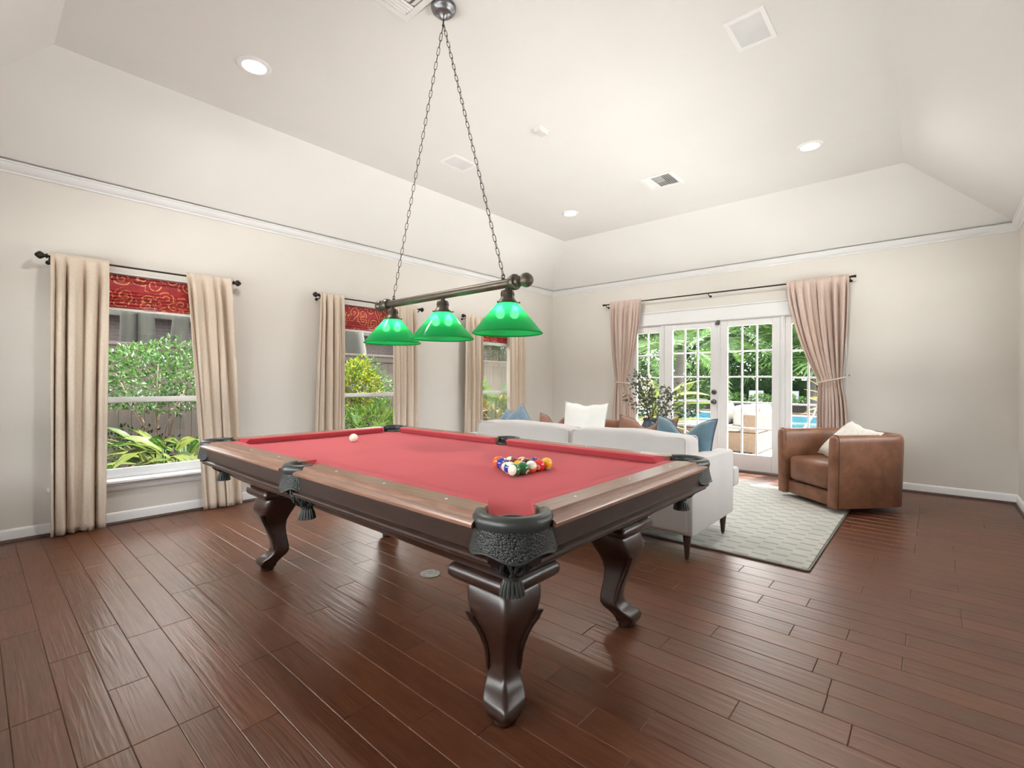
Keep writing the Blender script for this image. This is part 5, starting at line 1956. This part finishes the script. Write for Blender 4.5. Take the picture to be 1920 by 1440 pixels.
shrub('broad glossy green shrub in front of the fence in the nearest window', 'shrub_leaf', (-7.35, 1.55, GZ), (0.5, 0.78, 0.42), 1.40, 3000, 0.062, 0.034, 1)
shrub('yellow-green shrub in the middle window', 'yellow_leaf', (-7.2, 4.28, GZ), (0.36, 0.30, 0.40), 1.32, 900, 0.085, 0.045, 2)
shrub('dark green shrub behind the yellow-green one in the middle window', 'shrub_leaf', (-7.55, 4.55, GZ), (0.4, 0.60, 0.45), 1.25, 1800, 0.06, 0.032, 3)
shrub('bright lime shrub in the farthest window', 'bright_leaf', (-7.25, 7.12, GZ), (0.35, 0.28, 0.30), 1.05, 900, 0.08, 0.045, 5)
shrub('low dark shrub at the base of the fence in the nearest window', 'hedge_leaf', (-7.5, 1.15, GZ), (0.4, 0.9, 0.38), 0.36, 1500, 0.06, 0.03, 6, 4)


shrub('low leafy ground cover at the foot of the nearest window', 'fern_leaf', (-5.95, 1.25, GZ), (0.35, 0.85, 0.26), 0.16, 2200, 0.10, 0.022, 140, 2)
shrub('dense dark fern mound at the foot of the middle window', 'fern_leaf', (-6.6, 4.15, GZ), (0.40, 0.75, 0.42), 0.55, 3000, 0.13, 0.020, 141, 3)
shrub('dense dark leafy mound at the foot of the farthest window', 'fern_leaf', (-6.7, 7.2, GZ), (0.40, 0.60, 0.45), 0.55, 2400, 0.12, 0.028, 142, 3)


def blade_mesh(name, mat, L, Wd, droop, fold=0.25, n=8):
    """arched strap leaf along +y, rising from the origin"""
    V, F = [], []
    for i in range(n + 1):
        s = i / n
        w_ = Wd * (sin(pi * min(1.0, s * 0.93 + 0.07)) ** 0.7) * (1.0 if s < 0.98 else 0.1)
        y = L * (s - 0.12 * droop * s * s)
        z = L * (0.25 * s - droop * s * s * 0.6)
        V += [(-w_ / 2, y, z + fold * w_ / 2), (0, y, z), (w_ / 2, y, z + fold * w_ / 2)]
    for i in range(n):
        for k in range(2):
            F.append((i * 3 + k, i * 3 + k + 1, i * 3 + k + 4, i * 3 + k + 3))
    return new_mesh(name, (V, F), mat, 2.0)


def strap_plant(name, label, cat, mat, loc, n, L, Wd, spread, seed, h0=0.1, group=None, zmax=0.5, droops=(0.5, 0.9, 1.3)):
    rg = random.Random(seed)
    ms = [blade_mesh('leaf', mat, L * k, Wd * (0.8 + 0.2 * k), d_) for k, d_ in zip((0.8, 1.0, 1.15), droops)]
    r_ = thing(name, label, cat, loc, group=group)
    for i in range(n):
        o = link('leaf', ms[i % 3], r_)
        a = rg.uniform(0, 2 * pi)
        rr_ = spread * sqrt(rg.random())
        z_ = h0 + zmax * rg.random()
        o.location = (rr_ * cos(a), rr_ * sin(a), z_)
        o.rotation_euler = (rad(rg.uniform(0, 50)), rad(rg.uniform(-30, 30)), a - pi / 2 + rg.uniform(-0.7, 0.7))
        o.scale = (rg.uniform(0.8, 1.2),) * 3
    for i in range(max(3, n // 9)):
        a = rg.uniform(0, 2 * pi)
        rr_ = spread * 0.8 * rg.random()
        ob('stalk', tube([(rr_ * cos(a), rr_ * sin(a), 0), (rr_ * cos(a) * 1.05, rr_ * sin(a) * 1.05, h0 + zmax)], [0.012, 0.007], 6), 'palm_leaf', r_, smooth=2)
    return r_


strap_plant('shell_ginger', 'variegated ginger plant with arching striped leaves at the nearest window', 'plant', 'ginger_leaf', (-6.45, 1.62, GZ), 96, 0.52, 0.105, 0.50, 3, 0.15, 'garden plants', 0.52)
strap_plant('shell_ginger', 'smaller ginger plant left of the striped one in the nearest window', 'plant', 'ginger_leaf', (-6.25, 1.02, GZ), 56, 0.40, 0.09, 0.34, 4, 0.08, 'garden plants', 0.34)
strap_plant('croton_plant', 'dark croton with yellow and orange leaves in the farthest window', 'plant', 'croton_leaf', (-6.3, 6.65, GZ), 60, 0.30, 0.06, 0.30, 5, 0.25, 'garden plants', 0.75)
strap_plant('fern_bush', 'dense green strap-leaved plant behind the croton in the farthest window', 'plant', 'fern_leaf', (-6.8, 7.05, GZ), 46, 0.42, 0.05, 0.34, 6, 0.3, 'garden plants', 0.7)


def frond_mesh(name, mat, L, nl, ll, lw, droop, vee=0.35):
    """feather leaf along +y"""
    rib, V, F = [], [], []
    rg = random.Random(int(L * 100) + nl)
    for i in range(11):
        s = i / 10
        rib.append(Vector((0, L * (s - 0.15 * droop * s * s), L * (0.30 * s - 0.62 * droop * s * s))))
    vf = tube(rib, [0.010 * (1 - 0.85 * i / 10) for i in range(11)], 5)
    V += vf[0]
    F += vf[1]
    for k in range(nl):
        s = 0.12 + 0.86 * k / (nl - 1)
        i = min(9, int(s * 10))
        p = rib[i].lerp(rib[i + 1], s * 10 - i)
        tg = (rib[i + 1] - rib[i]).normalized()
        ln = ll * (sin(pi * (0.10 + 0.85 * s)) ** 0.6)
        for sd in (-1, 1):
            d_ = (Vector((sd, 0, vee)) + tg * 0.75 + Vector((0, 0, rg.uniform(-0.12, 0.08)))).normalized()
            e_ = tg * lw / 2
            q = len(V)
            m_ = p + d_ * ln * 0.55 + Vector((0, 0, -ln * 0.03))
            e2 = p + d_ * ln + Vector((0, 0, -ln * 0.20))
            V += [tuple(p - e_ * 0.5), tuple(p + e_ * 0.5), tuple(m_ + e_), tuple(e2), tuple(m_ - e_)]
            F += [(q, q + 1, q + 2, q + 4), (q + 4, q + 2, q + 3)]
    return new_mesh(name, (V, F), mat, 2.0)


def palm(label, mat, loc, trunk, n, L, nl, ll, lw, seed, lean=(0, 0), tr=0.09, group='palms', fan=False, el=(-25, 70)):
    rg = random.Random(seed)
    r_ = thing('palm', label, 'palm', loc, group=group)
    top = Vector((lean[0], lean[1], trunk))
    if trunk > 0.15:
        ob('trunk', tube([(0, 0, 0), tuple(top * 0.5), tuple(top)], [tr * 1.15, tr, tr * 0.9], 14), 'palm_bark', r_, smooth=1.5)
    if fan:
        ms = [fan_mesh('frond', mat, L, 22), fan_mesh('frond', mat, L * 0.85, 20)]
    else:
        ms = [frond_mesh('frond', mat, L * k, nl, ll, lw, d_) for k, d_ in ((0.85, 0.5), (1.0, 0.85), (1.1, 1.2))]
    for i in range(n):
        o = link('frond', ms[i % len(ms)], r_)
        o.location = tuple(top)
        o.rotation_euler = (rad(rg.uniform(*el)), 0, 2 * pi * i * 0.382 + rg.uniform(-0.2, 0.2))
        o.scale = (rg.uniform(0.85, 1.1),) * 3
    return r_


def fan_mesh(name, mat, R, n):
    V, F = [], []
    vf = tube([(0, 0, 0), (0, R * 0.45, R * 0.10), (0, R * 0.75, R * 0.05)], [0.014, 0.010, 0.007], 5)
    V += vf[0]
    F += vf[1]
    c_ = Vector((0, R * 0.75, R * 0.05))
    for i in range(n):
        a = rad(-140 + 280 * i / (n - 1))
        d_ = Vector((sin(a), cos(a), 0))
        e_ = Vector((cos(a), -sin(a), 0)) * R * 0.035
        l_ = R * 0.75 * (0.75 + 0.25 * cos(a * 0.7))
        q = len(V)
        m_ = c_ + d_ * l_ * 0.6 + Vector((0, 0, 0.02 * (1 if i % 2 else -1)))
        t_ = c_ + d_ * l_ + Vector((0, 0, -l_ * 0.18))
        V += [tuple(c_), tuple(m_ + e_), tuple(t_), tuple(m_ - e_)]
        F += [(q, q + 1, q + 2, q + 3)]
    return new_mesh(name, (V, F), mat, 2.0)


palm('feathery low palm at the foot of the middle window, left one', 'fern_leaf', (-6.15, 3.80, GZ), 0.12, 16, 0.95, 30, 0.19, 0.020, 21, tr=0.05, el=(10, 75))
palm('feathery low palm at the foot of the middle window, right one', 'fern_leaf', (-6.25, 4.35, GZ), 0.12, 16, 0.90, 30, 0.18, 0.020, 22, tr=0.05, el=(10, 75))
palm('slender palm with pale arching fronds in the farthest window', 'palm_leaf', (-7.0, 7.62, GZ), 0.45, 16, 1.2, 28, 0.34, 0.024, 23, tr=0.04, el=(5, 70))

# trees behind the fence
crown_rg = random.Random(31)
crown_a = new_mesh('crown', leaves_vf(3200, blob(crown_rg, 1, 1, 0.85, 0.5), 0.16, 0.085, crown_rg), 'tree_leaf')
crown_b = new_mesh('crown', leaves_vf(3200, blob(crown_rg, 1, 1, 0.9, 0.45), 0.13, 0.075, crown_rg), 'hedge_leaf')
crown_c = new_mesh('crown', leaves_vf(2600, blob(crown_rg, 1, 1, 0.9, 0.45), 0.17, 0.095, crown_rg), 'bright_leaf')


def tree(label, loc, h, tr, cr, cz, crown, seed, lean=(0, 0), group='trees outside', bark='tree_bark'):
    rg = random.Random(seed)
    r_ = thing('tree', label, 'tree', loc, group=group)
    pts, rs = [], []
    for i in range(7):
        s = i / 6
        pts.append((lean[0] * s + rg.uniform(-0.03, 0.03) * h * 0.3, lean[1] * s + rg.uniform(-0.03, 0.03) * h * 0.3, h * s))
        rs.append(tr * (1.15 - 0.4 * s))
    ob('trunk', tube(pts, rs, 12), bark, r_, smooth=2)
    o = link('crown', crown, r_)
    o.location = (lean[0], lean[1], cz)
    o.scale = (cr[0], cr[1], cr[2])
    o.rotation_euler = (0, 0, rg.uniform(0, 6))
    tag(o, kind='stuff')
    return r_


for k, (y, tr_, ln) in enumerate(((1.36, 0.15, (0, -0.1)), (1.62, 0.12, (0, 0.12)), (1.86, 0.11, (0, 0.05)), (2.08, 0.13, (0, 0.45)), (2.52, 0.14, (0, 0.35)))):
    tree(f"thick bare tree trunk beyond the fence, {('first', 'second', 'third', 'fourth', 'fifth')[k]} from the left in the nearest window", (-9.7 - 0.12 * (k % 2), y, GZ), 6.0, tr_, (1.1, 1.0, 0.8), 6.6, crown_a if k % 2 else crown_b, 60 + k, (0, ln[1] * 2))
tree('dark tree trunk beyond the fence at the left of the middle window', (-9.6, 4.95, GZ), 6.0, 0.12, (1.1, 1.0, 0.8), 6.4, crown_b, 70, (0, -0.2))
tree('mossy tree trunk beyond the fence in the middle of the middle window', (-9.7, 5.75, GZ), 6.0, 0.22, (1.2, 1.2, 0.8), 6.3, crown_a, 71, (0, -0.3))
tree('leafy tree beyond the fence at the right of the farthest window', (-9.3, 10.35, GZ), 2.2, 0.08, (0.7, 0.9, 0.6), 2.5, crown_a, 72)

# ------------------------------------------------------------------ by the pool
tb = (('left', -12.5, 27.0), ('centre-left', -10.0, 28.2), ('centre', -7.6, 27.0), ('centre-right', -5.2, 28.0), ('right', -2.8, 27.0), ('far right', -0.2, 28.0), ('outer left', -15.5, 27.5), ('outer right', 2.5, 27.2))
for k, (nm, x, y) in enumerate(tb):
    tree(f'tall leafy tree in the backdrop behind the pool, {nm} of the row', (x, y, 0.02), 2.6, 0.14, (2.0, 1.6, 1.9 + 0.3 * (k % 3)), 3.0 + 0.3 * (k % 2), (crown_a, crown_b, crown_a, crown_c)[k % 4], 80 + k, group='trees behind the pool')
hr = random.Random(100)
h_ = thing('hedge', 'long clipped dark green hedge behind the loungers', 'hedge', (-6.5, 25.4, 0.02))
tag(ob('foliage', leaves_vf(16000, lambda: ((hr.uniform(-8.5, 8.5), hr.uniform(-0.4, 0.4), hr.uniform(0, 1.35)), (0, -0.6, 0.2)), 0.12, 0.07, hr), 'hedge_leaf', h_), kind='stuff')
ob('hedge_core', box(-8.4, 8.4, -0.22, 0.35, 0, 1.28), 'hedge_leaf', h_)
for k, (x, y) in enumerate(((-8.7, 20.9 + 0.6), (-7.9, 21.6))):
    shrub(f"tall narrow clipped shrub by the pool, {('left', 'right')[k]} of the pair", 'hedge_leaf' if k == 0 else 'shrub_leaf', (x, y, PZ), (0.45, 0.45, 0.95), 1.0, 1600, 0.11, 0.07, 110 + k, 3, 'poolside shrubs')
for k, x in enumerate((-7.0, -5.9, -4.9, -3.9, -3.0)):
    shrub(f"low green bush before the dark hedge, {('first', 'second', 'third', 'fourth', 'fifth')[k]} from the left", 'shrub_leaf', (x, 23.9, 0.02), (0.5, 0.4, 0.34), 0.3, 700, 0.10, 0.06, 120 + k, 2, 'low bushes behind the pool')
palm('feather palm with a grey trunk behind the left door leaf', 'palm_leaf', (-4.62, 11.2, PZ), 2.05, 22, 1.7, 34, 0.42, 0.032, 24, lean=(0.1, 0), tr=0.11, el=(-30, 70))
palm('feather palm at the far left of the patio behind the side light', 'palm_leaf', (-6.0, 11.6, PZ), 1.9, 20, 1.9, 34, 0.45, 0.035, 25, tr=0.11, el=(-30, 70))
palm('fan palm with yellow-green leaves behind the right door leaf', 'palm_leaf', (-4.75, 21.9, PZ), 2.3, 22, 1.5, 0, 0, 0, 26, tr=0.16, fan=True, el=(-50, 60))
palm('fan palm standing behind the right side light', 'palm_leaf', (-3.55, 21.7, PZ), 2.8, 22, 1.5, 0, 0, 0, 27, tr=0.16, fan=True, el=(-50, 60))
palm('tall palm filling the upper panes of the left door leaf', 'palm_leaf', (-6.6, 17.0 + 4.2, PZ), 3.2, 24, 2.3, 36, 0.5, 0.04, 28, tr=0.15, el=(-45, 60))
strap_plant('croton_plant', 'tall yellow-striped plant just outside the left side light', 'plant', 'banana_leaf', (-3.95, 8.35, PZ), 26, 0.85, 0.13, 0.22, 7, 0.25, 'patio plants', 0.75, (0.2, 0.45, 0.8))
strap_plant('croton_plant', 'low croton with red and yellow leaves at the left patio edge', 'plant', 'croton_leaf', (-3.95, 7.75, PZ), 44, 0.36, 0.07, 0.24, 8, 0.08, 'patio plants', 0.55, (0.2, 0.5, 0.9))
strap_plant('banana_plant', 'lime-leaved plant outside the hinge side of the left door leaf', 'plant', 'banana_leaf', (-4.15, 9.6, PZ), 14, 0.85, 0.15, 0.12, 9, 0.45, 'patio plants', 0.6, (0.1, 0.3, 0.6))
strap_plant('croton_plant', 'yellow-leaved plant outside the right side light', 'plant', 'croton_leaf', (-1.22, 9.7, PZ), 26, 0.55, 0.075, 0.12, 10, 0.55, 'patio plants', 0.6, (0.2, 0.5, 0.8))
# bed edging plants, dark purple by the wicker ottoman
shrub('small dark-leaved potted shrub on the patio behind the left door', 'hedge_leaf', (-4.05, 10.45, PZ), (0.22, 0.20, 0.30), 0.72, 420, 0.075, 0.045, 130, 3, 'patio plants')

# wicker furniture
ws = thing('wicker_sofa', 'wicker patio sofa with cream cushions seen through the right door leaf', 'outdoor sofa', (-2.75, 10.0, PZ))
Wk = lambda n_, vf, m='wicker', **k: ob(n_, vf, m, ws, True, **k)
Wk('seat_frame', box(-3.30, -2.28, 9.05, 11.0, PZ + 0.035, 0.30), bevel=0.02, bseg=2)
Wk('backrest', box(-2.54, -2.28, 9.055, 10.995, 0.30, 0.63), bevel=0.03, bseg=2)
for x, y in ((-3.24, 9.11), (-2.34, 9.11), (-3.24, 10.94), (-2.34, 10.94)):
    Wk('foot', box(x - 0.03, x + 0.03, y - 0.03, y + 0.03, PZ + 0.0005, PZ + 0.04), 'bolt_metal')
for y0, y1 in ((9.07, 10.0), (10.02, 10.97)):
    Wk('seat_cushion', cushion(-2.93, (y0 + y1) / 2, 0.365, 0.76, y1 - y0, 0.13, 0.06, 5), 'outdoor_cushion', smooth=2)
    Wk('back_cushion', cushion(-2.60, (y0 + y1) / 2, 0.585, 0.22, y1 - y0 - 0.02, 0.36, 0.15, 6), 'outdoor_cushion', smooth=2)
oc = thing('outdoor_pillow', 'round-edged cream pillow on the wicker sofa', 'pillow', (-2.80, 9.32, 0.44))
ob('cover', xf(pillow_vf(0.48, 0.44, 0.18)[0], Matrix.Rotation(rad(80), 4, 'Z') @ Matrix.Rotation(rad(72), 4, 'X') @ Matrix.Translation((0, 0.20, 0))), 'outdoor_cushion', oc, smooth=2)
ot = thing('wicker_ottoman', 'low wicker ottoman with a cream pad behind the left door leaf', 'ottoman', (-4.35, 11.6 - 0.2, PZ))
ot.matrix_basis = Matrix.Translation((-3.72, 10.0, PZ))
ob('ottoman_frame', box(-0.35, 0.35, -0.35, 0.35, 0.03, 0.36), 'wicker', ot, bevel=0.02)
ob('pad', cushion(0, 0, 0.41, 0.68, 0.68, 0.10, 0.05, 3), 'outdoor_cushion', ot, smooth=2)
for x, y in ((-0.3, -0.3), (0.3, -0.3), (-0.3, 0.3), (0.3, 0.3)):
    ob('foot', box(x - 0.03, x + 0.03, y - 0.03, y + 0.03, 0.0005, 0.04), 'bolt_metal', ot)


def lounger(label, x, y):
    r_ = thing('pool_lounger', label, 'lounger', (x, y, 0.0202), rad(8), group='white pool loungers')
    ob('backrest', ([(-0.30, 0.0, 0.26), (0.30, 0.0, 0.26), (0.30, 0.30, 0.80), (-0.30, 0.30, 0.80), (-0.30, 0.03, 0.245), (0.30, 0.03, 0.245), (0.30, 0.33, 0.785), (-0.30, 0.33, 0.785)], [q[::-1] for q in BOXF]), 'lounger_sling', r_)
    ob('seat', box(-0.30, 0.30, -1.25, 0.02, 0.235, 0.262), 'lounger_sling', r_)
    for sx in (-0.28, 0.28):
        for sy in (-1.2, -0.05):
            ob('leg', box(sx - 0.02, sx + 0.02, sy - 0.02, sy + 0.02, 0.0, 0.24), 'lounger_sling', r_)


lounger('white pool lounger seen through the right door leaf', -6.15, 24.2 - 0.2)
lounger('white pool lounger seen through the right side light', -4.72, 24.0)

# unseen hedges added on two sides to block low sky light
for k, (x0, x1, y0, y1, lab) in enumerate(((9.0, 9.8, -12, 20, 'tall unseen hedge added to block low sky on the right'), (-12, 8.9, -11.8, -11.0, 'tall unseen hedge added to block low sky behind the terrace'))):
    h_ = thing('hedge', lab, 'hedge', ((x0 + x1) / 2, (y0 + y1) / 2, PZ), group='unseen sky blockers')
    ob('hedge_core', box(x0, x1, y0, y1, PZ, 3.0), 'hedge_leaf', h_, True)
    hq = random.Random(300 + k)
    tag(ob('foliage', leaves_vf(5000, lambda: ((hq.uniform(x0 - 0.15, x1 + 0.1), hq.uniform(y0 - 0.15, y1 + 0.15), hq.uniform(PZ, 3.2)), (-0.3, 0.3, 0.4)), 0.25, 0.14, hq), 'hedge_leaf', h_, True), kind='stuff')
